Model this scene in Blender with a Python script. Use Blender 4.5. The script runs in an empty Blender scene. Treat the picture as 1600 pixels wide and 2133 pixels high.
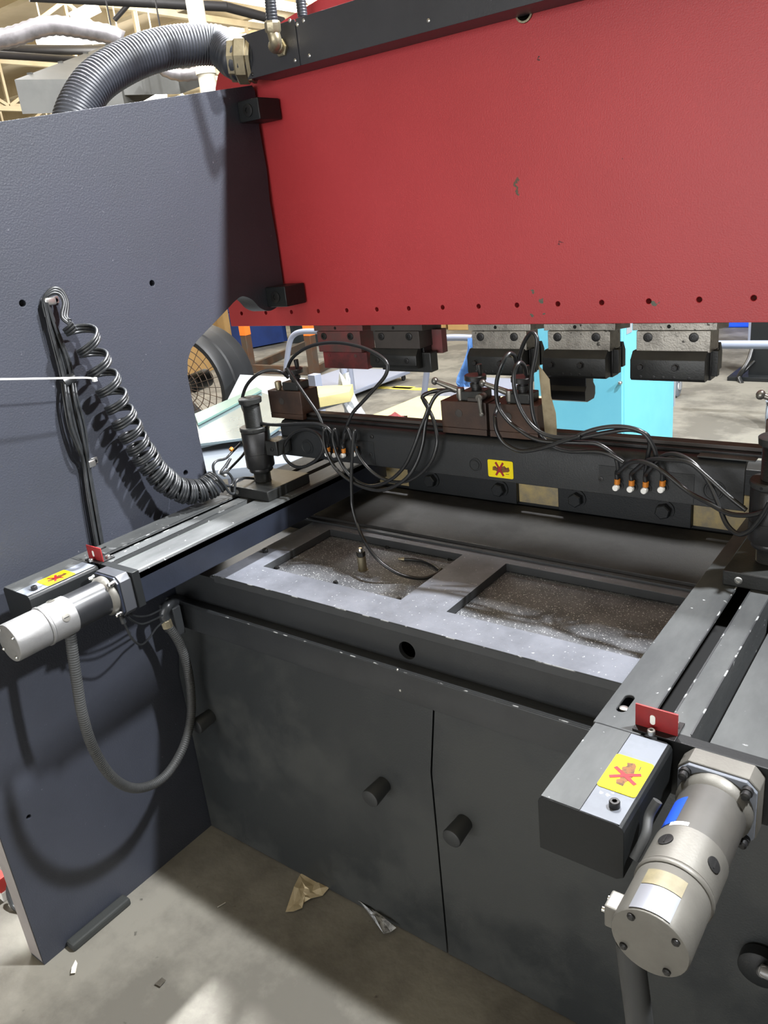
import bpy, bmesh, math, random
from mathutils import Vector, Matrix
random.seed(7)
scene = bpy.context.scene
COL = scene.collection

# ------------------------------------------------------------------ camera
H = 1.6
FPX, CX, CY = 1655.0, 800.0, 1066.5
AX = ((0.79887109, 0.13206385, -0.58682546),
      (0.59253394, -0.34062367, 0.72998565),
      (-0.10348192, -0.93087843, -0.35036672))
CAM = Vector((0, 0, H))
cd = bpy.data.cameras.new('camera')
cd.sensor_fit = 'HORIZONTAL'; cd.sensor_width = 36.0
cd.lens = 36.0 * FPX / 1600.0
cd.clip_start = 0.02; cd.clip_end = 200
cam = bpy.data.objects.new('camera', cd); COL.objects.link(cam)
R3 = Matrix(((AX[0][0], -AX[0][1], -AX[0][2]),
             (AX[1][0], -AX[1][1], -AX[1][2]),
             (AX[2][0], -AX[2][1], -AX[2][2])))
cam.matrix_world = Matrix.Translation(CAM) @ R3.to_4x4()
scene.camera = cam

# ------------------------------------------------------------------ world, lights, exposure
w = bpy.data.worlds.new('world'); scene.world = w; w.use_nodes = True
bg = w.node_tree.nodes['Background']
bg.inputs[0].default_value = (0.90, 0.95, 1.0, 1); bg.inputs[1].default_value = 0.08
scene.view_settings.view_transform = 'Standard'
scene.view_settings.look = 'None'
scene.view_settings.gamma = 1.0
scene.view_settings.use_curve_mapping = False
scene.view_settings.exposure = 0.0
scene.cycles.use_denoising = True
scene.cycles.max_bounces = 6

def area(name, loc, target, power, sx, sy, col=(1, 1, 1), spread=180):
    l = bpy.data.lights.new(name, 'AREA'); l.energy = power; l.shape = 'RECTANGLE'
    l.size = sx; l.size_y = sy; l.color = col; l.spread = math.radians(spread)
    o = bpy.data.objects.new(name, l); COL.objects.link(o); o.location = loc
    o.rotation_euler = (Vector(target) - Vector(loc)).to_track_quat('-Z', 'Y').to_euler()
    return o
area('overhead_lamp', (5.23, 2.51, 5.5), (-0.9, 1.1, 0.9), 900, 0.28, 0.28, (0.95, 0.97, 1.0))
area('overhead_lamp', (1.45, 2.51, 5.5), (-0.7, 1.1, 0.8), 760, 0.24, 0.24, (0.95, 0.97, 1.0))
area('overhead_lamp', (-1.97, 3.12, 5.5), (-1.2, 0.4, 0.0), 40, 0.1, 0.1, (0.97, 0.98, 1.0), 30)
area('overhead_lamp', (-6.0, 4.8, 5.6), (-6.0, 5.6, 0), 500, 2.0, 2.0)  # added wide overhead fill for the left background
area('overhead_lamp', (-1.2, 4.4, 5.6), (-1.4, 5.6, 0), 380, 1.5, 1.5)  # added overhead fill for the floor and cabinet behind the press
area('overhead_lamp', (-12.0, 6.0, 5.5), (-12.0, 6.0, 0), 500, 2.5, 2.5)  # added overhead fill for the far left background
area('ceiling_fill_lamp', (-8.6, 9.8, 3.9), (-15, 11, 6.2), 1000, 1.6, 1.6, (1.0, 0.97, 0.92))  # added fill hidden behind the ram, brightens the ceiling
area('ceiling_fill_lamp', (-15.5, 17.5, 3.9), (-21, 17, 6.2), 1000, 1.6, 1.6, (1.0, 0.97, 0.92))  # second added ceiling fill, also hidden behind the ram
# added low fill for the ram, shining from behind the camera
area('rear_fill_light', (0.0, -8.9, 1.7), (0.0, 0.0, 1.7), 680, 9.0, 3.2, (0.97, 0.98, 1.0))

# ------------------------------------------------------------------ pixel / plane helper (1600x2133 frame)
def ray(u, v):
    c = Vector(((u - CX) / FPX, (v - CY) / FPX, 1.0))
    return Vector([sum(AX[i][k] * c[k] for k in range(3)) for i in range(3)])
def P(u, v, ax, val):
    r = ray(u, v); i = 'xyz'.index(ax)
    return CAM + r * ((val - CAM[i]) / r[i])
def PD(u, v, d):
    return CAM + ray(u, v).normalized() * d

# ------------------------------------------------------------------ materials
def lin(c):
    out = []
    for k in c[:3]:
        k = k / 255.0
        out.append(k / 12.92 if k <= 0.04045 else ((k + 0.055) / 1.055) ** 2.4)
    return (*out, 1.0)
MATS = {}
def mat(name, col, rough=0.5, metal=0.0, col2=None, nscale=6.0, ndet=6.0, lo=0.4, hi=0.7,
        speck=None, sscale=60.0, sth=0.70, bump=0.0, bscale=200.0, emit=None, estr=0.0,
        stretch=None, spec=0.5, chips=None, alpha=None, trans=0.0, ior=1.45, rvar=0.0, bdist=0.002):
    if name in MATS: return MATS[name]
    m = bpy.data.materials.new(name); m.use_nodes = True; MATS[name] = m
    nt = m.node_tree; N = nt.nodes; L = nt.links
    b = N['Principled BSDF']
    b.inputs['Roughness'].default_value = rough; b.inputs['Metallic'].default_value = metal
    b.inputs['Specular IOR Level'].default_value = spec
    b.inputs['IOR'].default_value = ior
    b.inputs['Base Color'].default_value = lin(col)
    if trans: b.inputs['Transmission Weight'].default_value = trans
    if alpha is not None: b.inputs['Alpha'].default_value = alpha
    if emit is not None:
        b.inputs['Emission Color'].default_value = lin(emit); b.inputs['Emission Strength'].default_value = estr
    tc = N.new('ShaderNodeTexCoord'); vec = tc.outputs['Object']
    if stretch:
        mp = N.new('ShaderNodeMapping'); mp.inputs['Scale'].default_value = stretch
        L.new(vec, mp.inputs['Vector']); vec = mp.outputs['Vector']
    cur = None
    if col2 is not None:
        n = N.new('ShaderNodeTexNoise'); n.inputs['Scale'].default_value = nscale; n.inputs['Detail'].default_value = ndet
        n.inputs['Roughness'].default_value = 0.62
        L.new(vec, n.inputs['Vector'])
        r = N.new('ShaderNodeMapRange'); r.inputs[1].default_value = lo; r.inputs[2].default_value = hi
        L.new(n.outputs['Fac'], r.inputs[0])
        mx = N.new('ShaderNodeMix'); mx.data_type = 'RGBA'
        mx.inputs['A'].default_value = lin(col); mx.inputs['B'].default_value = lin(col2)
        L.new(r.outputs[0], mx.inputs['Factor']); cur = mx.outputs['Result']
        if rvar:
            rr = N.new('ShaderNodeMapRange'); rr.inputs[1].default_value = lo; rr.inputs[2].default_value = hi
            rr.inputs[3].default_value = rough; rr.inputs[4].default_value = rough + rvar
            L.new(n.outputs['Fac'], rr.inputs[0]); L.new(rr.outputs[0], b.inputs['Roughness'])
    if speck is not None:
        n2 = N.new('ShaderNodeTexNoise'); n2.inputs['Scale'].default_value = sscale; n2.inputs['Detail'].default_value = 3.0
        L.new(tc.outputs['Object'], n2.inputs['Vector'])
        r2 = N.new('ShaderNodeMapRange'); r2.inputs[1].default_value = sth; r2.inputs[2].default_value = sth + 0.05
        L.new(n2.outputs['Fac'], r2.inputs[0])
        m2 = N.new('ShaderNodeMix'); m2.data_type = 'RGBA'; m2.inputs['B'].default_value = lin(speck)
        if cur is not None: L.new(cur, m2.inputs['A'])
        else: m2.inputs['A'].default_value = lin(col)
        L.new(r2.outputs[0], m2.inputs['Factor']); cur = m2.outputs['Result']
    if chips:
        geo = N.new('ShaderNodeNewGeometry')
        nz = N.new('ShaderNodeTexNoise'); nz.inputs['Scale'].default_value = 90; nz.inputs['Detail'].default_value = 4
        L.new(geo.outputs['Position'], nz.inputs['Vector'])
        sb = N.new('ShaderNodeVectorMath'); sb.operation = 'SUBTRACT'; sb.inputs[1].default_value = (.5, .5, .5)
        L.new(nz.outputs['Color'], sb.inputs[0])
        sc_ = N.new('ShaderNodeVectorMath'); sc_.operation = 'SCALE'; sc_.inputs['Scale'].default_value = 0.028
        L.new(sb.outputs[0], sc_.inputs[0])
        ad = N.new('ShaderNodeVectorMath'); ad.operation = 'ADD'
        L.new(geo.outputs['Position'], ad.inputs[0]); L.new(sc_.outputs[0], ad.inputs[1])
        for (p, rad, asp, cc) in chips:
            s1 = N.new('ShaderNodeVectorMath'); s1.operation = 'SUBTRACT'; s1.inputs[1].default_value = p
            L.new(ad.outputs[0], s1.inputs[0])
            s2 = N.new('ShaderNodeVectorMath'); s2.operation = 'MULTIPLY'; s2.inputs[1].default_value = asp
            L.new(s1.outputs[0], s2.inputs[0])
            ln = N.new('ShaderNodeVectorMath'); ln.operation = 'LENGTH'; L.new(s2.outputs[0], ln.inputs[0])
            lt = N.new('ShaderNodeMath'); lt.operation = 'LESS_THAN'; lt.inputs[1].default_value = rad
            L.new(ln.outputs['Value'], lt.inputs[0])
            m3 = N.new('ShaderNodeMix'); m3.data_type = 'RGBA'; m3.inputs['B'].default_value = lin(cc)
            if cur is not None: L.new(cur, m3.inputs['A'])
            else: m3.inputs['A'].default_value = lin(col)
            L.new(lt.outputs[0], m3.inputs['Factor']); cur = m3.outputs['Result']
    if cur is not None: L.new(cur, b.inputs['Base Color'])
    if bump:
        n3 = N.new('ShaderNodeTexNoise'); n3.inputs['Scale'].default_value = bscale; n3.inputs['Detail'].default_value = 3
        L.new(vec if stretch else tc.outputs['Object'], n3.inputs['Vector'])
        bp = N.new('ShaderNodeBump'); bp.inputs['Strength'].default_value = bump; bp.inputs['Distance'].default_value = bdist
        L.new(n3.outputs['Fac'], bp.inputs['Height']); L.new(bp.outputs[0], b.inputs['Normal'])
    return m

# ------------------------------------------------------------------ mesh helpers
def put(name, bm, m, parent=None, smooth=True, ang=38):
    bmesh.ops.recalc_face_normals(bm, faces=bm.faces[:])
    me = bpy.data.meshes.new(name); bm.to_mesh(me); bm.free()
    if smooth:
        for p in me.polygons: p.use_smooth = True
        me.set_sharp_from_angle(angle=math.radians(ang))
    if m is not None: me.materials.append(m)
    o = bpy.data.objects.new(name, me); COL.objects.link(o)
    if parent is not None: adopt(o, parent)
    return o
def wloc(o):
    v = Vector(o.location)
    return v if o.parent is None else v + wloc(o.parent)
def adopt(o, parent):
    o.parent = parent; o.location = -wloc(parent)
def tag(o, label, cat, group=None, kind=None):
    o['label'] = label; o['category'] = cat
    if group: o['group'] = group
    if kind: o['kind'] = kind
    return o
def thing(name, loc, label, cat, group=None):
    o = bpy.data.objects.new(name, None); COL.objects.link(o); o.location = Vector(loc)
    o.empty_display_size = 0.1
    return tag(o, label, cat, group)
def struct(o):
    o['kind'] = 'structure'; return o
def sharp_edges(bm, ang=0.5):
    return [e for e in bm.edges if len(e.link_faces) == 2 and e.calc_face_angle(0) > ang]
def do_bevel(bm, w_, seg=2):
    if w_ > 0:
        bmesh.ops.recalc_face_normals(bm, faces=bm.faces[:])
        bmesh.ops.bevel(bm, geom=sharp_edges(bm), offset=w_, segments=seg, profile=0.5, affect='EDGES', clamp_overlap=True)
def bbox(bm, x0, x1, y0, y1, z0, z1, mtx=None):
    vs = [bm.verts.new((x, y, z)) for x in (x0, x1) for y in (y0, y1) for z in (z0, z1)]
    for f in ((0, 1, 3, 2), (4, 6, 7, 5), (0, 4, 5, 1), (2, 3, 7, 6), (0, 2, 6, 4), (1, 5, 7, 3)):
        bm.faces.new([vs[i] for i in f])
    if mtx is not None:
        for v in vs: v.co = mtx @ v.co
    return vs
def box(name, x0, x1, y0, y1, z0, z1, m, parent=None, bev=0.0015, mtx=None, seg=2):
    bm = bmesh.new(); bbox(bm, min(x0, x1), max(x0, x1), min(y0, y1), max(y0, y1), min(z0, z1), max(z0, z1), mtx)
    do_bevel(bm, bev, seg)
    return put(name, bm, m, parent, ang=20)
def basis(d, up=(0, 0, 1)):
    d = Vector(d).normalized(); up = Vector(up)
    if abs(d.dot(up)) > 0.98: up = Vector((1, 0, 0))
    a = up.cross(d).normalized(); b = d.cross(a).normalized()
    return a, b, d
def beam_bm(bm, p0, p1, w_, h_, up=(0, 0, 1)):
    p0 = Vector(p0); p1 = Vector(p1); a, b, d = basis(p1 - p0, up)
    q = []
    for p in (p0, p1):
        for s, t in ((-1, -1), (1, -1), (1, 1), (-1, 1)):
            q.append(bm.verts.new(p + a * (s * w_ / 2) + b * (t * h_ / 2)))
    for f in ((3, 2, 1, 0), (4, 5, 6, 7), (0, 1, 5, 4), (1, 2, 6, 5), (2, 3, 7, 6), (3, 0, 4, 7)):
        bm.faces.new([q[i] for i in f])
def beam(name, p0, p1, w_, h_, m, parent=None, bev=0.0, up=(0, 0, 1)):
    bm = bmesh.new(); beam_bm(bm, p0, p1, w_, h_, up); do_bevel(bm, bev, 1)
    return put(name, bm, m, parent)
def lathe_bm(bm, o, d, prof, seg=24, up=(0, 0, 1), rot=0.0, caps=True):
    """prof: list of (t along d, radius)"""
    o = Vector(o); a, b, d = basis(d, up); rings = []
    for t, r in prof:
        rings.append([bm.verts.new(o + d * t + (a * math.cos(2 * math.pi * i / seg + rot) + b * math.sin(2 * math.pi * i / seg + rot)) * max(r, 1e-5)) for i in range(seg)])
    for k in range(len(rings) - 1):
        for i in range(seg):
            j = (i + 1) % seg
            bm.faces.new((rings[k][i], rings[k][j], rings[k + 1][j], rings[k + 1][i]))
    if caps:
        bm.faces.new(rings[0][::-1]); bm.faces.new(rings[-1])
def lathe(name, o, d, prof, m, parent=None, seg=24, up=(0, 0, 1), rot=0.0, ang=38, caps=True):
    bm = bmesh.new(); lathe_bm(bm, o, d, prof, seg, up, rot, caps)
    return put(name, bm, m, parent, ang=ang)
def rod(name, p0, p1, r, m, parent=None, seg=16, c=0.0):
    p0 = Vector(p0); p1 = Vector(p1); l = (p1 - p0).length
    prof = [(0, r), (l, r)] if c == 0 else [(0, r - c), (c, r), (l - c, r), (l, r - c)]
    return lathe(name, p0, p1 - p0, prof, m, parent, seg)
def catmull(pts, n=8, closed=False):
    pts = [Vector(p) for p in pts]; out = []
    m = len(pts)
    rng = range(m) if closed else range(m - 1)
    for i in rng:
        if closed:
            p0, p1, p2, p3 = (pts[(i + k - 1) % m] for k in range(4))
        else:
            p1, p2 = pts[i], pts[i + 1]
            p0 = pts[i - 1] if i > 0 else p1 * 2 - p2
            p3 = pts[i + 2] if i + 2 < m else p2 * 2 - p1
        for k in range(n):
            t = k / n
            out.append(0.5 * ((2 * p1) + (p2 - p0) * t + (2 * p0 - 5 * p1 + 4 * p2 - p3) * t * t + (3 * p1 - p0 - 3 * p2 + p3) * t ** 3))
    if not closed: out.append(pts[-1])
    return out
def sweep_bm(bm, pts, rad, seg=8, closed=False, ribs=None):
    """tube along a polyline with a rotation minimising frame"""
    pts = [Vector(p) for p in pts]; n = len(pts)
    tg = []
    for i in range(n):
        a = pts[(i - 1) % n] if (closed or i > 0) else pts[i]
        b = pts[(i + 1) % n] if (closed or i < n - 1) else pts[i]
        tg.append((b - a).normalized())
    a, b, _ = basis(tg[0]); rings = []; nrm = a
    for i in range(n):
        nrm = (nrm - tg[i] * nrm.dot(tg[i])).normalized(); bn = tg[i].cross(nrm)
        r = rad(i) if callable(rad) else rad
        rings.append([bm.verts.new(pts[i] + (nrm * math.cos(2 * math.pi * k / seg) + bn * math.sin(2 * math.pi * k / seg)) * r) for k in range(seg)])
    for i in range(n if closed else n - 1):
        A = rings[i]; B = rings[(i + 1) % n]
        for k in range(seg):
            j = (k + 1) % seg
            bm.faces.new((A[k], A[j], B[j], B[k]))
    if not closed:
        bm.faces.new(rings[0][::-1]); bm.faces.new(rings[-1])
def tube(name, pts, r, m, parent=None, seg=8, n=8, closed=False, raw=False):
    bm = bmesh.new(); sweep_bm(bm, pts if raw else catmull(pts, n, closed), r, seg, closed)
    return put(name, bm, m, parent, ang=80)
def resample(pts, step):
    pts = [Vector(p) for p in pts]; out = [pts[0].copy()]; acc = 0.0
    for i in range(len(pts) - 1):
        a, b = pts[i], pts[i + 1]; l = (b - a).length
        if l < 1e-9: continue
        t = step - acc
        while t <= l:
            out.append(a + (b - a) * (t / l)); t += step
        acc = l - (t - step)
    return out
def prism_bm(bm, outer, holes, plane, lo, hi):
    def m3(a, b, c):
        return {'x': (c, a, b), 'y': (a, c, b), 'z': (a, b, c)}[plane]
    loops = [outer] + list(holes or [])
    va = []; edges = []; lens = []
    for lp in loops:
        vs = [bm.verts.new(m3(a, b, lo)) for a, b in lp]
        for i in range(len(vs)): edges.append(bm.edges.new((vs[i], vs[(i + 1) % len(vs)])))
        va.append(vs)
    nv = {'x': (1, 0, 0), 'y': (0, 1, 0), 'z': (0, 0, 1)}[plane]
    res = bmesh.ops.triangle_fill(bm, use_beauty=True, use_dissolve=False, edges=edges, normal=nv)
    faces = [f for f in res['geom'] if isinstance(f, bmesh.types.BMFace)]
    mp = {}
    for vs, lp in zip(va, loops):
        for v, (a, b) in zip(vs, lp): mp[v] = bm.verts.new(m3(a, b, hi))
    for f in faces: bm.faces.new([mp[v] for v in f.verts][::-1])
    for vs in va:
        for i in range(len(vs)):
            j = (i + 1) % len(vs)
            bm.faces.new((vs[i], vs[j], mp[vs[j]], mp[vs[i]]))
def prism(name, outer, plane, lo, hi, m, parent=None, holes=None, bev=0.0, ang=20, seg=2):
    bm = bmesh.new(); prism_bm(bm, outer, holes, plane, min(lo, hi), max(lo, hi)); do_bevel(bm, bev, seg)
    return put(name, bm, m, parent, ang=ang)
def circ(a, b, r, n=16, sx=1.0, sy=1.0):
    return [(a + r * sx * math.cos(2 * math.pi * i / n), b + r * sy * math.sin(2 * math.pi * i / n)) for i in range(n)]
def rrect(a0, a1, b0, b1, r, n=4):
    out = []
    for cx, cy, s in ((a1 - r, b1 - r, 0), (a0 + r, b1 - r, 1), (a0 + r, b0 + r, 2), (a1 - r, b0 + r, 3)):
        for k in range(n + 1):
            t = (s + k / n) * math.pi / 2
            out.append((cx + r * math.cos(t), cy + r * math.sin(t)))
    return out
def socket_bolt(name, o, d, r, h, m, parent, seg=20, rec=None):
    """cap screw head whose base is at o, with a hex recess"""
    rr = r * 0.5
    bm = bmesh.new(); o = Vector(o); a, b, d = basis(d)
    prof = [(0, r), (h * .85, r), (h, r * .88)]
    rings = []
    for t, q in prof: rings.append([bm.verts.new(o + d * t + (a * math.cos(2 * math.pi * i / seg) + b * math.sin(2 * math.pi * i / seg)) * q) for i in range(seg)])
    for q, t in ((rr, h), (rr, h * .35)):
        rg = []
        for i in range(seg):
            th = 2 * math.pi * i / seg; k = (th % (math.pi / 3)) - math.pi / 6
            hexr = q * math.cos(math.pi / 6) / math.cos(k)
            rg.append(bm.verts.new(o + d * t + (a * math.cos(th) + b * math.sin(th)) * hexr))
        rings.append(rg)
    for k in range(len(rings) - 1):
        for i in range(seg):
            j = (i + 1) % seg; bm.faces.new((rings[k][i], rings[k][j], rings[k + 1][j], rings[k + 1][i]))
    bm.faces.new(rings[0][::-1]); bm.faces.new(rings[-1])
    return put(name, bm, m, parent, ang=30)
def hex_bolt(name, o, d, r, h, m, parent, washer=True, rot=0.0):
    bm = bmesh.new()
    if washer: lathe_bm(bm, o, d, [(0, r * 1.25), (h * .18, r * 1.25)], 24)
    o2 = Vector(o) + Vector(d).normalized() * (h * .18)
    lathe_bm(bm, o2, d, [(0, r), (h * .72, r), (h * .82, r * .86)], 6, rot=rot)
    return put(name, bm, m, parent, ang=25)

# ------------------------------------------------------------------ material set
M_FRAME = mat('frame_paint', (56, 59, 68), .44, col2=(48, 51, 59), nscale=3.2, speck=(88, 89, 96), sscale=95, sth=.72, bump=.35, bscale=260, rvar=.12)
M_EDGE = mat('frame_edge_paint', (140, 134, 132), .45, col2=(120, 116, 116), nscale=8)
chip = lambda u, v, r, asp=(1, 1, 1), c=(88, 92, 78): (tuple(P(u, v, 'y', 1.70)), r, asp, c)
M_RED = mat('red_paint', (182, 58, 62), .42, col2=(174, 53, 57), nscale=2.4, bump=.22, bscale=300,
            chips=[chip(1108, 607, .0055), chip(1127, 628, .006), chip(1107, 656, .0035), chip(1135, 651, .003),
                   chip(1365, 632, .0065, (.55, 1, 1.6)), chip(1076, 388, .008, (2.2, 1, .42), (96, 78, 62)), chip(1457, 628, .003, (1, 1, 1), (30, 26, 26)),
                   chip(1168, 505, .004, (.5, 1, 2.5), (110, 30, 34)), chip(1123, 121, .002, (1, 1, 1), (40, 20, 20)), chip(1297, 332, .002, (1, 1, 1), (40, 20, 20))])
M_BLACK = mat('black_paint', (26, 29, 31), .42, col2=(22, 24, 26), nscale=7, bump=.15, bscale=300, rvar=.15)
M_DUCT = mat('duct_black', (54, 55, 60), .42, col2=(46, 47, 52), nscale=5, bump=.12, bscale=350)
M_COVER = mat('cover_paint', (50, 52, 51), .62, col2=(37, 40, 41), nscale=3.4, ndet=9, lo=.45, hi=.58, bump=.2, bscale=280, rvar=-.14)
M_COVER2 = mat('lip_paint', (48, 50, 52), .42, col2=(40, 42, 44), nscale=5, bump=.15, bscale=280)
M_RAILTOP = mat('worn_rail', (80, 82, 82), .6, .0, col2=(56, 58, 59), nscale=9, lo=.35, hi=.65, speck=(170, 173, 173), sscale=70, sth=.70, bump=.12, bscale=240, stretch=(1, .35, 1), rvar=.1, spec=.35)
M_RAILBLK = mat('rail_black', (34, 38, 48), .3, col2=(28, 31, 38), nscale=8, speck=(120, 124, 130), sscale=120, sth=.76, bump=.08, bscale=300)
M_RAILEND = mat('rail_end_paint', (25, 27, 28), .5, col2=(22, 24, 25), nscale=7, bump=.1, bscale=300, spec=.3)
M_RAILGREY = mat('rail_grey', (104, 109, 117), .55, 0, col2=(86, 90, 97), nscale=10, lo=.4, hi=.7, speck=(215, 218, 220), sscale=55, sth=.72)
M_TABLE = mat('dusty_table', (126, 129, 138), .6, col2=(106, 109, 117), nscale=9, lo=.38, hi=.62, speck=(190, 192, 196), sscale=140, sth=.68, bump=.15, bscale=320)
M_TABLED = mat('table_edge_paint', (60, 62, 64), .5, col2=(50, 52, 54), nscale=8)
M_TRAY = mat('swarf_tray', (116, 118, 122), .5, col2=(84, 86, 90), nscale=14, lo=.35, hi=.65, speck=(235, 238, 240), sscale=300, sth=.62, bump=.35, bscale=420)
M_REAR = mat('rear_plate_oily', (40, 39, 38), .48, col2=(32, 31, 30), nscale=5, lo=.4, hi=.65, speck=(130, 126, 120), sscale=150, sth=.76, bump=.15, bscale=300, rvar=.25)
M_STEEL = mat('bare_steel', (158, 154, 146), .38, .55, col2=(96, 92, 86), nscale=22, lo=.4, hi=.75, speck=(60, 58, 54), sscale=70, sth=.66, bump=.2, bscale=260)
M_STEELCLEAN = mat('bright_steel', (200, 200, 196), .28, .9, col2=(170, 168, 164), nscale=20)
M_DARKSTEEL = mat('black_oxide', (46, 46, 46), .36, .35, col2=(34, 34, 35), nscale=20, bump=.12, bscale=300)
M_CLAMP = mat('clamp_black', (48, 49, 48), .4, .2, col2=(34, 35, 35), nscale=14, lo=.4, hi=.7, bump=.15, bscale=300)
M_BROWN = mat('browned_steel', (76, 56, 45), .48, .2, col2=(50, 40, 36), nscale=9, lo=.38, hi=.66, bump=.15, bscale=300)
M_REDDUST = mat('red_overspray', (120, 66, 66), .62, .1, col2=(92, 72, 70), nscale=12, lo=.4, hi=.6)
M_REDBLK = mat('red_overspray_dense', (140, 56, 60), .6, .05, col2=(88, 50, 52), nscale=9, lo=.42, hi=.62)
M_GREYBROWN = mat('grey_brown_steel', (70, 65, 62), .5, .2, col2=(54, 50, 48), nscale=9, lo=.38, hi=.66)
M_ALU = mat('cast_aluminium', (134, 134, 134), .4, .5, col2=(114, 114, 113), nscale=14, lo=.35, hi=.7, bump=.1, bscale=350, rvar=.15)
M_ALUMAT = mat('dull_aluminium', (112, 110, 104), .48, .4, col2=(92, 90, 85), nscale=9, lo=.35, hi=.7, bump=.08, bscale=350)
M_MOTBLK = mat('motor_black', (30, 31, 33), .28, col2=(40, 41, 43), nscale=6, rvar=.15)
M_MOTDUST = mat('motor_dusty_black', (74, 72, 68), .5, col2=(54, 53, 51), nscale=7)
M_CHROME = mat('chrome', (214, 216, 216), .18, 1.0, col2=(180, 182, 182), nscale=20)
M_GUN = mat('gunmetal_handle', (128, 126, 120), .34, .8, col2=(96, 94, 90), nscale=18)
M_HOSEBLK = mat('air_hose_black', (30, 31, 32), .3, spec=.6)
M_CABLE = mat('cable_black', (38, 40, 42), .34, col2=(52, 54, 56), nscale=30, spec=.6)
M_CONDUIT = mat('conduit_black', (46, 49, 56), .46, col2=(38, 41, 47), nscale=6, spec=.7)
M_CONDUITD = mat('conduit_dusty', (54, 55, 55), .6, col2=(44, 45, 45), nscale=10)
M_ZINC = mat('zinc_fitting', (176, 166, 140), .38, .75, col2=(132, 124, 104), nscale=16, lo=.35, hi=.7, bump=.15, bscale=260)
M_WHITEPL = mat('white_plastic', (232, 232, 228), .4)
M_BRASS = mat('orange_collar', (196, 120, 40), .4, .2)
M_YELLOW = mat('sticker_yellow', (222, 202, 10), .6, spec=.3)
M_RINK = mat('sticker_red', (140, 8, 24), .6)
M_HAND = mat('sticker_brown', (110, 66, 14), .6, col2=(64, 38, 12), nscale=180, lo=.45, hi=.6)
M_INK = mat('sticker_black', (30, 26, 20), .4)
M_REDBRK = mat('red_bracket', (150, 36, 38), .4, col2=(120, 34, 36), nscale=20)
M_BLUELAB = mat('blue_label', (40, 80, 190), .35)
M_CREAMLAB = mat('cream_label', (124, 116, 90), .45, col2=(106, 98, 76), nscale=60)
M_SILVLAB = mat('silver_label', (134, 137, 144), .3, .4)
M_RECESS_SHADE = mat('recess_shade', (12, 12, 12), .8)  # near-black colour paints the shade inside holes, slots and gaps
M_RUSTY = mat('bare_patch', (168, 150, 104), .55, .2, col2=(132, 124, 104), nscale=40, lo=.35, hi=.65)
M_CONC = mat('concrete', (122, 119, 110), .62, col2=(94, 91, 84), nscale=2.4, ndet=11, lo=.43, hi=.57, speck=(70, 68, 62), sscale=26, sth=.72, bump=.5, bscale=40, rvar=.15)
M_WORN = mat('worn_edge_steel', (46, 48, 50), .5, speck=(150, 152, 152), sscale=38, sth=.57)
M_PAPER = mat('scrap_paper', (190, 176, 146), .8, col2=(170, 156, 126), nscale=30)

# ------------------------------------------------------------------ setting: floor, roof, walls
struct(box('floor', -30, 14, -20, 26, -0.2, 0, M_CONC, bev=0))
M_CEIL = mat('roof_deck', (226, 214, 188), .8, col2=(204, 188, 158), nscale=.5, lo=.35, hi=.65)
M_BEAMC = mat('cream_beam', (214, 200, 170), .75, col2=(190, 174, 140), nscale=1.2, lo=.35, hi=.65)
M_WALLC = mat('far_wall_paint', (214, 208, 192), .8, col2=(190, 184, 170), nscale=.4)
ceil_ = struct(box('ceiling', -30, 9, -9, 26, 6.25, 6.4, M_CEIL, bev=0))
struct(box('wall_left', -30.2, -30, -8, 26, 0, 6.3, M_WALLC, bev=0))
struct(prism('wall_back', [(-30, 0), (-4.6, 0), (-4.6, 3.6), (4.6, 3.6), (4.6, 0), (14, 0), (14, 6.3), (-30, 6.3)], 'y', -9.2, -9.0, M_WALLC))  # unseen wall; its opening is put in for the rear fill
struct(box('wall_far', -30, 14, 26, 26.2, 0, 6.3, M_WALLC, bev=0))

# ------------------------------------------------------------------ side frame (C shaped plate)
XF = -1.63; XB = -1.688
outl = [(.54, 0), (.54, 1.79), (1.68, 1.944), (1.688, 1.93), (1.684, 1.84), (1.69, 1.74), (1.684, 1.66), (1.690, 1.56), (1.690, 1.432)]
thr = catmull([(1.690, 1.432, 0), (1.676, 1.398, 0), (1.648, 1.383, 0), (1.617, 1.379, 0), (1.586, 1.392, 0), (1.560, 1.418, 0), (1.527, 1.431, 0), (1.497, 1.422, 0), (1.474, 1.410, 0)], 4)
outl += [(p.x, p.y) for p in thr[1:]]
outl += [(1.352, 1.348), (1.325, 1.330), (1.306, 1.303), (1.297, 1.265), (1.296, 1.1), (1.302, .90), (1.306, .85), (1.34, .80), (1.76, .80), (1.76, 0)]
fr = thing('side_frame', (XF, 1.1, 0), 'large grey painted side plate with C-shaped throat of the press', 'machine frame')
fh = [P(47, 632, 'x', XF), P(317, 590, 'x', XF), P(387, 985, 'x', XF), P(60, 1702, 'x', XF)]
prism('frame_plate', outl, 'x', XB, XF, M_FRAME, fr, holes=[circ(p.y, p.z, .0075 if i < 3 else .006, 14) for i, p in enumerate(fh)], bev=.0018)
box('rear_edge_strip', XB + .002, XF - .003, .5385, .5395, .01, 1.78, M_EDGE, fr, bev=0)
for (za, zb) in ((1.853, 1.903), (1.389, 1.443)):
    g = box('guide_block', XF + .0005, XF + .075, 1.615, 1.694, za, zb, M_BLACK, fr, bev=.003)
    c = Vector((XF + .037, 1.615, (za + zb) / 2))
    socket_bolt('bolt', c, (0, -1, 0), .0155, .0035, M_DARKSTEEL, g)
box('foot_pad', XF + .003, XF + .035, .60, .77, 0, .022, M_COVER, fr, bev=.006)

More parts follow.
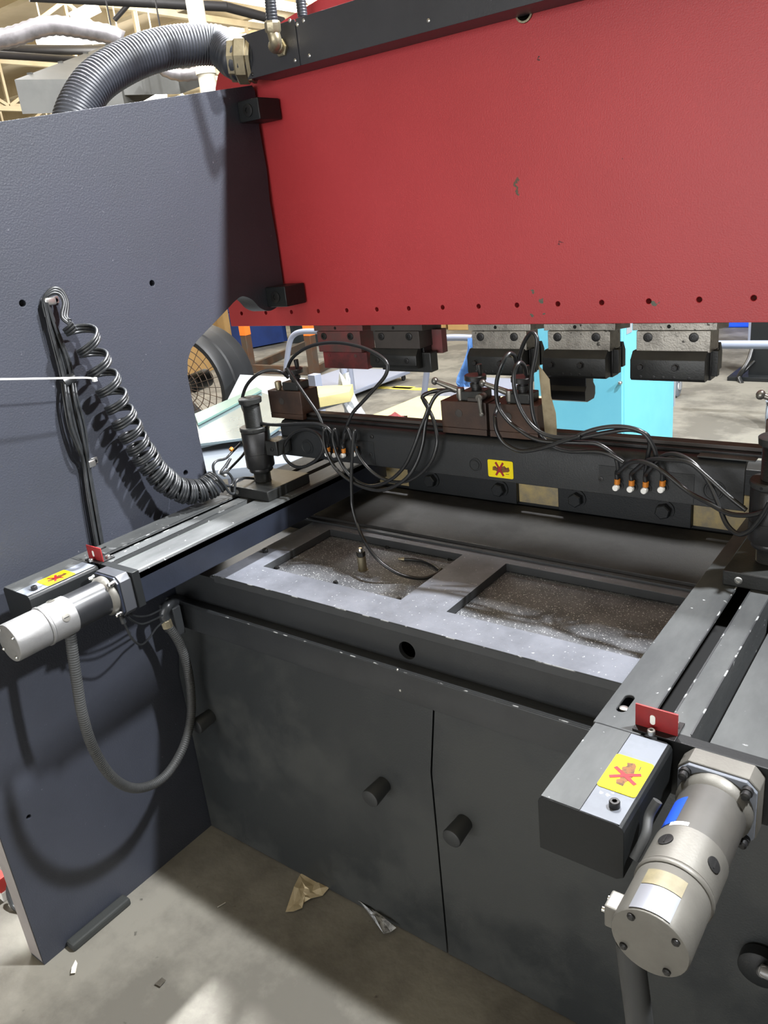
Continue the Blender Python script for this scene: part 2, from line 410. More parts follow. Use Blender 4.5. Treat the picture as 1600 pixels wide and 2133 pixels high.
# matching plate at the press's other end, unseen, placed to block the far lamp
XR = .25
fr2 = thing('side_frame', (XR, 1.1, 0), 'grey painted side plate at the other end of the press, beyond the right edge', 'machine frame')
prism('frame_plate', outl, 'x', XR, XR + .058, M_FRAME, fr2, bev=.0018)
for (za, zb) in ((1.853, 1.903), (1.389, 1.443)):
    g = box('guide_block', XR - .075, XR - .0005, 1.615, 1.694, za, zb, M_BLACK, fr2, bev=.003)
    socket_bolt('bolt', (XR - .037, 1.615, (za + zb) / 2), (0, -1, 0), .0155, .0035, M_DARKSTEEL, g)
# ------------------------------------------------------------------ red ram
h0 = P(503, 653, 'y', 1.70); h14 = P(1570, 621, 'y', 1.70)
ram = thing('press_ram', (-0.7, 1.73, 1.324), 'long bright red upper beam of the press with a row of holes', 'press ram')
ro = [(-1.885, 1.324), (.56, 1.324), (.56, 2.2)]
ro += [(-.9, 2.16), (-1.2, 2.122), (-1.398, 2.088), (-1.495, 2.072), (-1.62, 2.047), (-1.70, 2.03), (-1.745, 2.012), (-1.772, 1.992), (-1.788, 1.965), (-1.80, 1.92), (-1.885, 1.75)]
rh = []
for i in range(20):
    p = h0 + (h14 - h0) * (i / 14); rh.append(circ(p.x, p.z, .0058, 12))
bp = P(1092, 25, 'y', 1.70)
rh.append(circ(bp.x, bp.z, .020, 20))
prism('beam_plate', ro, 'y', 1.70, 1.765, M_RED, ram, holes=rh, bev=.0012)
box('ram_light_block', -1.60, .55, 1.7655, 1.90, 1.40, 2.02, M_DUCT, ram, bev=0)  # unseen depth added behind the ram plate to block lamp light
# threaded lifting bore with bare metal sleeve
bm = bmesh.new()
a = [bm.verts.new((bp.x + .0198 * math.cos(t), y, bp.z + .0198 * math.sin(t))) for y in (1.697, 1.755) for t in [2 * math.pi * i / 20 for i in range(20)]]
b2 = [bm.verts.new((bp.x + .016 * math.cos(t), y, bp.z + .016 * math.sin(t))) for y in (1.697, 1.755) for t in [2 * math.pi * i / 20 for i in range(20)]]
for i in range(20):
    j = (i + 1) % 20
    bm.faces.new((a[i], a[j], a[20 + j], a[20 + i])); bm.faces.new((b2[i], b2[j], b2[20 + j], b2[20 + i])); bm.faces.new((a[i], a[j], b2[j], b2[i]))
put('lifting_bore', bm, M_ZINC, ram)

# black trunking along the top of the ram
du = thing('wiring_trunk', (-0.6, 1.655, 1.945), 'black sheet metal wiring trunk running along the top of the red beam', 'cable trunk')
box('trunk_body', -1.568, .5, 1.613, 1.699, 1.945, 2.036, M_DUCT, du, bev=.0015)
box('end_cover', -1.575, -1.398, 1.6105, 1.6125, 1.944, 2.040, M_DUCT, du, bev=.0006)
box('long_cover', -1.394, .5, 1.6105, 1.6125, 1.944, 2.040, M_DUCT, du, bev=.0006)
for u, v in ((604, 43), (620, 51), (633, 43), (615, 126), (645, 116), (893, 43), (526, 155)):
    p = P(u, v, 'y', 1.611)
    lathe('screw', p, (0, -1, 0), [(0, .0045), (.0015, .0042), (.0026, .0025)], M_STEELCLEAN if u != 526 else M_DARKSTEEL, du, 12)

# ------------------------------------------------------------------ big ribbed conduit + small conduit
def ribbed(name, pts, r, pitch, depth, m, parent, seg=24):
    pp = resample(catmull(pts, 16), pitch / 4)
    bm = bmesh.new(); sweep_bm(bm, pp, lambda i: r - depth * (0.0, .5, 1.0, .5)[i % 4], seg)
    return put(name, bm, m, parent, ang=180)
bh = thing('flexible_conduit', (-1.64, 1.655, 1.99), 'thick black ribbed flexible conduit arching over the side plate', 'conduit')
st = Vector((-1.577, 1.645, 1.992))
d = Vector((-.84, -.53, .10)).normalized()
hp = [st - d * .004, st + d * .045, P(455, 96, 'x', -1.685), P(380, 95, 'x', -1.735), P(310, 110, 'x', -1.765), P(250, 136, 'x', -1.785), P(200, 170, 'x', -1.795), P(168, 215, 'x', -1.80), P(150, 265, 'x', -1.80), P(140, 340, 'x', -1.80)]
ribbed('hose', hp, .048, .0085, .0024, M_CONDUIT, bh, 28)
lathe('gland_nut', st + d * .012, d, [(0, .053), (.002, .056), (.026, .056), (.030, .053), (.030, .0515), (.046, .0505)], M_ZINC, bh, 8, ang=25)
lathe('lock_ring', st + d * .001, d, [(0, .058), (.009, .058), (.011, .055)], M_ZINC, bh, 6, ang=20)
sc_ = thing('elbow_conduit', tuple(P(580, 100, 'y', 1.60)), 'thin black conduit rising from a zinc elbow on the trunk', 'conduit')
e0 = P(588, 100, 'y', 1.611); e1 = P(577, 86, 'y', 1.572); e2 = P(569, 66, 'y', 1.565)
tube('elbow', [e0, e0 + Vector((-.004, -.022, .002)), (e1 + e2) / 2 + Vector((0, 0, -.012)), e2], .0145, M_ZINC, sc_, 16, 8)
lathe('flange', e0 + Vector((0, -.001, 0)), (0, -1, 0), [(0, .02), (.006, .02), (.008, .017)], M_ZINC, sc_, 6, ang=20)
upv = (P(563, 0, 'y', 1.56) - e2).normalized()
lathe('nut', e2 - upv * .002, upv, [(0, .0165), (.004, .0185), (.02, .0185), (.024, .016)], M_ZINC, sc_, 8, ang=25)
ribbed('hose', [e2 + upv * .015, e2 + upv * .09, e2 + upv * .2, e2 + upv * .4], .0135, .006, .0012, M_CONDUIT, sc_, 16)
rc = thing('riser_conduit', tuple(P(629, 15, 'y', 1.64)), 'short black conduit standing behind the trunk at the picture top', 'conduit')
q = P(629, 22, 'y', 1.66)
ribbed('hose', [q + Vector((0, 0, -.012)), q + Vector((0, 0, .08)), q + Vector((0, 0, .25))], .0125, .006, .0012, M_CONDUIT, rc, 14)

# ------------------------------------------------------------------ bed: covers, lip, table, rear plate, die bed
bed = thing('press_bed', (-.6, 1.4, 0), 'black painted lower bed of the press with bent sheet covers and bolted plates', 'press bed')
def cover(x0, x1, mm):
    prism('cover_panel', [(1.072, .004), (1.078, .508), (1.112, .665), (1.116, .664), (1.082, .507), (1.076, .004)], 'x', x0, x1, mm, bed, bev=.0008)
cover(XF + .004, -.8205, M_COVER); cover(-.8165, XR - .004, M_COVER)
box('inner_body', XF + .01, XR - .01, 1.135, 1.74, 0, .695, M_RECESS_SHADE, bed, bev=0)  # near-black so the gap between the covers looks shaded
prism('front_lip', [(1.085, .662), (1.085, .729), (1.089, .735), (1.122, .729), (1.122, .722), (1.092, .724), (1.092, .662)], 'x', XF + .006, XR - .006, M_COVER2, bed, bev=.001)
for u, v in ((828, 1395), (834, 1438)):
    p = P(u, v, 'y', 1.085); lathe('rivet', p, (0, -1, 0), [(0, .003), (.0014, .0026), (.002, .001)], M_STEELCLEAN, bed, 10)
hh = P(848, 1355, 'y', 1.122)
prism('front_face', [(XF + .006, .70), (XR - .006, .70), (XR - .006, .807), (XF + .006, .807)], 'y', 1.122, 1.132, M_COVER2, bed, holes=[circ(hh.x, hh.z, .0205, 28)], bev=0)
box('top_chamfer_rail', -1.47, XR - .01, 1.119, 1.135, .8075, .8135, M_TABLED, bed, bev=.002)
box('worn_lip_edge', -1.42, XR - .01, 1.0845, 1.0860, .7320, .7338, M_WORN, bed, bev=0)
box('worn_plate_edge', -1.452, XR - .01, 1.1162, 1.1175, .8185, .8203, M_WORN, bed, bev=0)
W1 = (-1.370, -.952, 1.208, 1.465); W2 = (-.833, -.415, 1.205, 1.462)
def rc4(w): return [(w[0], w[2]), (w[1], w[2]), (w[1], w[3]), (w[0], w[3])]
prism('table_plate', [(-1.453, 1.117), (XR - .01, 1.117), (XR - .01, 1.497), (-1.453, 1.497)], 'z', .8, .82, M_TABLE, bed, holes=[rc4(W1), rc4(W2)], bev=.0012)
tp = bpy.data.objects['table_plate'].data; tp.materials.append(M_TABLED)
for f in tp.polygons:
    if abs(f.normal.z) < .4: f.material_index = 1
box('tray_floor', -1.45, XR - .01, 1.14, 1.496, .79, .7975, M_TRAY, bed, bev=0)
box('trough_floor', XF + .01, -1.456, 1.135, 1.497, .775, .785, M_TABLED, bed, bev=0)
box('rear_plate', XF + .01, XR - .01, 1.503, 1.775, .812, .834, M_REAR, bed, bev=.002)
box('rear_plate_lip', XF + .01, XR - .01, 1.488, 1.502, .8205, .8265, M_TABLED, bed, bev=.001)
box('die_bed', XF + .002, XR - .002, 1.786, 1.86, .70, .99, M_BLACK, bed, bev=.002)
for x0, x1 in ((-1.60, -1.435), (-1.318, -.965), (-.846, -.512), (-.385, -.06)):
    box('die_bed_rib', x0, x1, 1.768, 1.786, .838, .975, M_BLACK, bed, bev=.002)
for x0, x1 in ((-1.434, -1.319), (-.964, -.847), (-.511, -.386)):
    box('bare_plate', x0, x1, 1.781, 1.7865, .842, .93, M_RUSTY, bed, bev=0)
for i in range(1, 5):
    x = -.573 - .2195 * (i - 1)
    hex_bolt('hex_bolt', (x, 1.768, .878), (0, -1, 0), .0185, .022, M_BLACK, bed, True, .3 * i)
for u, v, s in ((553, 1150, .0075),):
    p = P(u, v, 'z', .82); socket_bolt('bolt', p, (0, 0, 1), s, .009, M_DARKSTEEL, bed)
for u, v in ((577, 1184), (699, 1215), (831, 1250), (700, 1117), (808, 1141), (938, 1166)):
    p = P(u, v, 'z', .7975); hex_bolt('bolt', p, (0, 0, 1), .0055, .006, M_DARKSTEEL, bed)
for u, v in ((1010, 1050), (858, 1030), (800, 1112)):
    p = P(u, v, 'z', .834)
# threaded stud standing in the left window
sp = P(756, 1187, 'z', .7975)
sd = thing('threaded_stud', tuple(sp), 'upright steel stud with nut standing in the left table recess', 'stud')
lathe('sleeve', sp, (0, 0, 1), [(0, .0125), (.002, .0125), (.002, .0105), (.036, .0105), (.037, .009)], M_ZINC, sd, 20)
lathe('nut', sp + Vector((0, 0, .038)), (0, 0, 1), [(0, .011), (.010, .011), (.011, .0095)], M_DARKSTEEL, sd, 6, ang=20)
lathe('thread', sp + Vector((0, 0, .049)), (0, 0, 1), [(0, .0055), (.007, .0055), (.009, .004)], M_STEELCLEAN, sd, 14)
# rod handles on the covers
for nm, u, v, lb in ((0, 800, 1633, 'black rubber bumper on the lower cover left of the seam'), (1, 968, 1712, 'black rubber bumper on the lower cover right of the seam'), (2, 440, 1490, 'black rubber bumper near the side plate behind the looped conduit')):
    p = P(u, v, 'y', 1.077); p.y = 1.0775 if nm < 2 else 1.0775
    t = tag(lathe('rubber_bumper', p, (0, -1, -.04), [(0, .0185), (.004, .0185), (.05, .0215), (.053, .0205), (.0545, .018)], M_CLAMP if nm == 9 else mat('rubber_black', (40, 42, 43), .55), None, 24), lb, 'bumper', 'rubber bumpers on the bed covers')

# ------------------------------------------------------------------ stickers: yellow plate, hand, red cross
def sticker(parent, c, ux, uy, n, w_, h_):
    """c centre, ux/uy unit axes of the print, n outward normal"""
    c, ux, uy, n = map(Vector, (c, ux, uy, n))
    mt = Matrix((( ux.x, uy.x, n.x, c.x), (ux.y, uy.y, n.y, c.y), (ux.z, uy.z, n.z, c.z), (0, 0, 0, 1)))
    def flat(nm, poly, z0, z1, mm, par):
        bm = bmesh.new(); prism_bm(bm, poly, None, 'z', z0, z1)
        for v in bm.verts: v.co = mt @ v.co
        return put(nm, bm, mm, par)
    s = flat('warning_sticker', rrect(-w_ / 2, w_ / 2, -h_ / 2, h_ / 2, h_ * .09), 0.0002, .0008, M_YELLOW, parent)
    k = w_ / 60.0
    hand = [(-19, -4), (-18, 4), (-12, 6), (-9, 3), (-3, 5), (4, 6), (10, 8), (14, 4), (20, 6), (22, -2), (18, -5), (10, -6), (2, -8), (-6, -7), (-12, -4)]
    flat('hand_mark', [(a * k, b * k) for a, b in hand], .0008, .0010, M_HAND, s)
    for an in (58, 122):
        ca, sa = math.cos(math.radians(an)), math.sin(math.radians(an))
        L_, W_ = 17 * k, 2.3 * k
        flat('cross_bar', [(-2 * k + ca * L_ * i - sa * W_ * j, sa * L_ * i + ca * W_ * j) for i, j in ((-1, -1), (1, -1), (1, 1), (-1, 1))], .0010, .0012 + an * 1e-6, M_RINK, s)
    flat('dash_mark', [(12 * k, -10.5 * k), (20 * k, -10 * k), (20 * k, -9 * k), (12 * k, -9.5 * k)], .0008, .0010, M_INK, s)
    return s

# ------------------------------------------------------------------ back gauge rails
ZT = .957
def rail(dx, dy, label, wear):
    x0 = -1.584 + dx; y0 = .680 + dy; y1 = 1.74
    T = thing('gauge_rail', (x0 + .1, 1.2, .88), label, 'rail', 'back gauge rails')
    top = M_RAILTOP
    # channel strip A with slot (sticker end), U profile
    xs = [x0, x0 + .062, x0 + .083, x0 + .116, x0 + .139, x0 + .212]
    z0 = .880
    sl = [(x0 + .0215 + .0065 * math.cos(t), y0 + .217 + (.0145 if math.cos(t - math.pi / 2) > 0 else -.0145) + .0065 * math.sin(t)) for t in [2 * math.pi * i / 20 for i in range(20)]]
    prism('inner_channel_top', [(xs[0], y0 + .16), (xs[1], y0 + .16), (xs[1], y1), (xs[0], y1)], 'z', ZT - .005, ZT, top, T, holes=[sl], bev=.0012)
    lathe('slot_screw', (x0 + .022, y0 + .21, ZT - .006), (0, 0, 1), [(0, .006), (.003, .006), (.004, .004)], M_STEELCLEAN, T, 12)
    prism('end_channel', [(x0, z0), (x0, ZT - .008), (x0 + .002, ZT - .003), (x0 + .007, ZT), (x0 + .094, ZT), (x0 + .100, ZT - .003), (x0 + .102, ZT - .008), (x0 + .102, z0 + .006), (x0 + .094, z0)], 'y', y0, y0 + .162, M_RAILEND, T, bev=.0008)
    box('channel_worn_top', x0 + .004, x0 + .051, y0 + .001, y0 + .158, ZT, ZT + .0009, top, T, bev=.0003)
    box('channel_clean_top', x0 + .0515, x0 + .097, y0 + .001, y0 + .158, ZT, ZT + .0006, M_RAILGREY, T, bev=.0003)
    # closed flanks and floor
    box('left_flank', x0, x0 + .005, y0 + .162, y1, z0, ZT - .006, M_RAILBLK, T, bev=.001)
    box('right_flank', xs[5] - .005, xs[5], y0 + .180, y1, z0, ZT - .0045, M_RAILBLK, T, bev=.003)
    box('slot_floor', x0 + .006, xs[5] - .006, y0 + .18, y1, z0, z0 + .012, M_RECESS_SHADE, T, bev=0)
    box('middle_bar', xs[2], xs[3], y0 + .185, y1, z0 + .014, ZT, top, T, bev=.0015)
    prism('outer_plate', [(xs[4], ZT - .006), (xs[4], ZT), (xs[5] - .006, ZT), (xs[5] - .0015, ZT - .0018), (xs[5], ZT - .006), (xs[5], ZT - .02), (xs[5] - .004, ZT - .02), (xs[5] - .005, ZT - .006)], 'y', y0 + .180, y1, top, T, bev=0, ang=10)
    box('end_plate', xs[2] - .003, xs[5] + .001, y0 + .168, y0 + .186, z0 - .004, ZT + .0005, M_RAILEND, T, bev=.0012)
    for xa in (xs[1] - .0022, xs[2], xs[3] - .0018):
        box('worn_edge', xa, xa + .0022, y0 + .19, y1 - .2, ZT - .0005, ZT + .0006, M_WORN, T, bev=0)
    # cap screw near the end
    socket_bolt('cap_screw', (x0 + .082, y0 + .025, ZT + .0006), (0, 0, 1), .0062, .008, M_DARKSTEEL, T)
    sticker(T, (x0 + .074, y0 + .08, ZT + .0007), (0, 1, 0), (-1, 0, 0), (0, 0, 1), .065, .046)
    # red angle bracket
    br = box('stop_bracket', x0 + .050, x0 + .103, y0 + .1755, y0 + .178, ZT + .001, ZT + .034, M_REDBRK, T, bev=.0005)
    prism('bracket_slot', rrect(x0 + .069, x0 + .0755, ZT + .010, ZT + .024, .0032), 'y', y0 + .1748, y0 + .1785, M_WHITEPL, br)
    b2_ = box('bracket_foot', x0 + .050, x0 + .103, y0 + .165, y0 + .206, ZT + .0006, ZT + .003, M_DARKSTEEL, br, bev=.0004)
    socket_bolt('bracket_screw', (x0 + .074, y0 + .1655, ZT + .003), (0, 0, 1), .005, .006, M_STEELCLEAN, br)
    socket_bolt('bracket_screw', (x0 + .094, y0 + .195, ZT + .003), (0, 0, 1), .005, .006, M_STEELCLEAN, br)
    return T
rail(0, .003, 'black and worn steel back gauge rail beside the grey side plate', 0)
rail(1.231, -.018, 'scratched steel back gauge rail nearest the camera at right', 1)

# ------------------------------------------------------------------ gear motors
def motor(dx, dy, label, right):
    ax = -1.423 + dx; az = .912; yp = .848 + dy
    T = thing('gear_motor', (ax, .75 + dy, az - .045), label, 'motor', 'back gauge drive motors')
    # square flange with clipped corners
    oc = []
    s = .046; c = .012
    for a, b in ((-s + c, -s), (s - c, -s), (s, -s + c), (s, s - c), (s - c, s), (-s + c, s), (-s, s - c), (-s, -s + c)): oc.append((ax + a, az + b))
    prism('mount_flange', oc, 'y', yp - .028, yp, M_ALUMAT if right else mat('flange_dark', (62, 64, 68), .4, .2), T, bev=.0015)
    prism('gear_case', [(ax + (a - ax) * .96, az + (b - az) * .96) for a, b in oc], 'y', yp - .034, yp - .0285, M_RAILGREY if right else M_RAILBLK, T, bev=.001)
    lathe('front_bearing', (ax, yp - .034, az), (0, -1, 0), [(0, .043), (.010, .043), (.016, .0385)], M_ALUMAT, T, 32)
    mb = lathe('motor_barrel', (ax, yp - .049, az), (0, -1, 0), [(0, .0385), (.078, .0385)], M_MOTDUST if right else M_MOTBLK, T, 40)
    lathe('brush_housing', (ax, yp - .127, az), (0, -1, 0), [(0, .0385), (.001, .0402), (.052, .0402), (.053, .039)], M_ALUMAT if right else M_ALU, T, 40)
    lathe('joint_ring', (ax, yp - .180, az), (0, -1, 0), [(0, .0405), (.002, .0415), (.005, .0415), (.007, .0402)], M_ALUMAT if right else M_ALU, T, 40)
    ec = lathe('encoder_cover', (ax, yp - .187, az), (0, -1, 0), [(0, .0385), (.001, .0392), (.066, .0392), (.069, .0380), (.0695, .0365), (.0695, .0002)], M_ALUMAT if right else M_ALU, T, 40)
    ye = yp - .187 - .0695
    for k in range(4):
        an = math.radians(35 + 90 * k)
        lathe('cover_screw', (ax + .031 * math.cos(an), ye, az + .031 * math.sin(an)), (0, -1, 0), [(0, .0042), (.002, .004), (.0035, .0022)], M_DARKSTEEL if right else M_CHROME, ec, 12)
    for k in range(4):
        an = math.radians(45 + 90 * k); p = (ax + .049 * math.cos(an), yp - .034, az + .049 * math.sin(an))
        if True:
            lathe('flange_screw', p, (0, -1, 0), [(0, .0065), (.006, .0065), (.006, .0052), (.013, .0052), (.015, .003)], M_CHROME if not right else M_DARKSTEEL, T, 14)
    for an in ((100, 20) if not right else (118, 40, -90)):
        a_ = math.radians(an); nrm = Vector((math.cos(a_), 0, math.sin(a_)))
        q_ = Vector((ax, yp - .153, az)) + nrm * .0394
        cp = lathe('brush_cap', q_, nrm, [(0, .0085), (.0016, .0085), (.002, .007), (.002, .0001)], M_DARKSTEEL if right else M_ALUMAT, T, 18)
        a2, b2, _ = basis(nrm)
        beam('cap_slot', q_ + nrm * .0022 - a2 * .0055, q_ + nrm * .0022 + a2 * .0055, .0016, .0008, M_RECESS_SHADE, cp, up=tuple(nrm))
    if right:
        # labels wrapped on the cylinders
        def wrap(nm, r, ya, yb, a0, a1, mm, par, n=10):
            bm = bmesh.new(); row = []
            for i in range(n + 1):
                t = math.radians(a0 + (a1 - a0) * i / n); cs, sn = math.cos(t), math.sin(t)
                row.append([bm.verts.new((ax + rr * cs, y_, az + rr * sn)) for rr in (r, r + .0005) for y_ in (ya, yb)])
            for i in range(n):
                A, B = row[i], row[i + 1]
                bm.faces.new((A[2], A[3], B[3], B[2])); bm.faces.new((A[0], A[2], B[2], B[0])); bm.faces.new((A[1], B[1], B[3], A[3])); bm.faces.new((A[0], B[0], B[1], A[1]))
            bm.faces.new((row[0][0], row[0][1], row[0][3], row[0][2])); bm.faces.new((row[-1][0], row[-1][2], row[-1][3], row[-1][1]))
            return put(nm, bm, mm, par)
        wrap('blue_label', .0386, yp - .122, yp - .075, 120, 150, M_BLUELAB, mb)
        wrap('white_mark', .0386, yp - .126, yp - .120, 96, 128, M_WHITEPL, mb)
        wrap('rating_label', .0393, yp - .220, yp - .199, 62, 122, M_CREAMLAB, ec)
        wrap('silver_label', .0393, yp - .254, yp - .221, 62, 122, M_SILVLAB, ec)
        bx = box('terminal_lug', ax - .050, ax - .034, yp - .246, yp - .222, az - .016, az + .012, M_ALUMAT, T, bev=.002)
        for k in (0, 1): lathe('lug_screw', (ax - .050, yp - .242 + .016 * k, az + .002), (-1, 0, 0), [(0, .003), (.003, .003), (.004, .0015)], M_CHROME, bx, 10)
    return T
motor(0, .003, 'silver and black gear motor on the rail end by the side plate', False)
motor(1.231, -.018, 'dusty silver gear motor with labels on the near right rail end', True)

# ------------------------------------------------------------------ lift columns on the rails
def column(dx, dy, label):
    cx, cy = -1.476 + dx, 1.352 + dy
    T = thing('lift_column', (cx, cy, ZT), label, 'lift column', 'back gauge lift columns')
    b = box('base_block', cx - .058, cx + .080, cy - .066, cy + .09, ZT + .0005, ZT + .028, M_CLAMP, T, bev=.0025)
    socket_bolt('base_screw', (cx - .032, cy - .066, ZT + .014), (0, -1, 0), .0065, .002, M_STEELCLEAN, b)
    # threaded screw, lower and upper
    def thread(z0, z1, r):
        n = int((z1 - z0) / .0022); pr = []
        for i in range(n): pr += [(i * .0022, r - .0012), (i * .0022 + .0011, r)]
        return lathe('screw_thread', (cx, cy, z0), (0, 0, 1), pr + [(z1 - z0, r - .001)], M_CLAMP, T, 22, ang=20)
    thread(ZT + .028, 1.02, .022)
    lathe('lower_collar', (cx, cy, 1.012), (0, 0, 1), [(0, .029), (.002, .0305), (.010, .0305), (.012, .029)], M_DARKSTEEL, T, 32)
    bd = lathe('cylinder_body', (cx, cy, 1.024), (0, 0, 1), [(0, .035), (.002, .0365), (.036, .0365), (.0365, .0358), (.038, .0358), (.0385, .0365), (.092, .0365), (.094, .035)], M_DARKSTEEL, T, 40)
    uc = lathe('upper_collar', (cx, cy, 1.118), (0, 0, 1), [(0, .033), (.001, .0365), (.004, .038), (.011, .038), (.013, .036)], M_CLAMP, T, 40)
    for k in range(4):
        an = math.radians(-50 - 60 * k); n_ = Vector((math.cos(an), math.sin(an), 0))
        lathe('pin_hole', Vector((cx, cy, 1.1245)) + n_ * .0372, n_, [(0, .0025), (.0012, .0025)], M_RECESS_SHADE, uc, 10)
    thread(1.131, 1.190, .0225)
    cp = lathe('top_cap', (cx, cy, 1.190), (0, 0, 1), [(0, .025), (.001, .0285), (.012, .0295), (.014, .027), (.0145, .006), (.0125, .004)], M_CLAMP, T, 32)
    # bracket clamping the gauge beam
    bk = box('beam_bracket', cx + .034, cx + .075, cy - .006, cy + .045, 1.058, 1.096, M_CLAMP, T, bev=.002)
    socket_bolt('bracket_screw', (cx + .056, cy - .006, 1.075), (0, -1, 0), .0055, .002, M_DARKSTEEL, bk)
    return T
column(0, 0, 'black threaded lift column standing on the rail by the side plate')
column(1.219, -.012, 'black threaded lift column cut by the right picture edge')

# ------------------------------------------------------------------ gauge beam
YB = 1.40
gb = thing('gauge_beam', (-.86, 1.42, 1.045), 'black back gauge cross beam with air fittings and a yellow sticker', 'gauge beam')
prism('beam_channel', [(YB, 1.045), (YB, 1.118), (YB + .003, 1.127), (YB + .010, 1.133), (YB + .020, 1.135), (YB + .06, 1.135), (YB + .06, 1.128), (YB + .02, 1.128), (YB + .008, 1.116), (YB + .008, 1.048), (YB + .02, 1.048), (YB + .02, 1.043), (YB + .003, 1.043)], 'x', -1.432, -.318, M_BLACK, gb, bev=0, ang=50)
box('guide_bar', -1.445, -.17, YB + .026, YB + .062, 1.1355, 1.142, M_DARKSTEEL, gb, bev=.001)
box('guide_bar_step', -1.445, -.17, YB + .040, YB + .064, 1.1425, 1.150, M_GREYBROWN, gb, bev=.001)
box('worn_strip', -.400, -.303, YB + .004, YB + .0255, 1.1352, 1.1375, M_RAILTOP, gb, bev=.0003)
def plug(u, v, r):
    p = P(u, v, 'y', YB)
    g = lathe('plug_ring', p, (0, -1, 0), [(0, r), (.0012, r), (.0012, r * .86), (.0002, r * .80), (.0002, r * .66), (.0014, r * .62), (.0014, .0001)], M_BLACK, gb, 32)
plug(990, 968, .0155); plug(640, 931, .020); plug(1487, 1022, .0205)
for (u0, v0, u1, v1) in ((1248, 968, 1445, 1046), (700, 914, 783, 968)):
    a = P(u0, v0, 'y', YB); b = P(u1, v1, 'y', YB)
    pn = box('cover_plate', a.x, b.x, YB - .0012, YB - .0002, 1.047, 1.103, M_BLACK, gb, bev=.0003)
for u, v in ((1252, 998), (1428, 1018), (772, 947), (774, 910)):
    p = P(u, v, 'y', YB - .0012); socket_bolt('plate_screw', p, (0, -1, 0), .005, .0015, M_DARKSTEEL, gb)
cst = P(1043, 977, 'y', YB)
sticker(gb, (cst.x, YB - .0003, cst.z), (1, 0, 0), (0, 0, 1), (0, -1, 0), .060, .0385)
def fitting(u, v, ring=True):
    p = P(u, v, 'y', YB - .016)
    f = lathe('air_fitting', (p.x, YB - .0012, p.z), (0, -1, 0), [(0, .0095), (.002, .0095), (.002, .006), (.010, .006)], M_DARKSTEEL, gb, 16)
    lathe('white_cap', (p.x, YB - .011, p.z), (0, -1, 0), [(0, .0062), (.008, .0062), (.010, .005)], M_WHITEPL, f, 14)
    lathe('hose_collar', (p.x + .001, YB - .012, p.z + .0065), (.05, .0, 1), [(0, .0056), (.010, .0056)], M_BRASS, f, 14)
    return Vector((p.x + .001, YB - .012, p.z + .017))
FR = [fitting(u, v) for u, v in ((1283, 1016), (1313, 1019), (1342, 1022), (1377, 1020))]
FL = [fitting(u, v) for u, v in ((682, 946), (697, 948), (714, 949), (738, 946))]

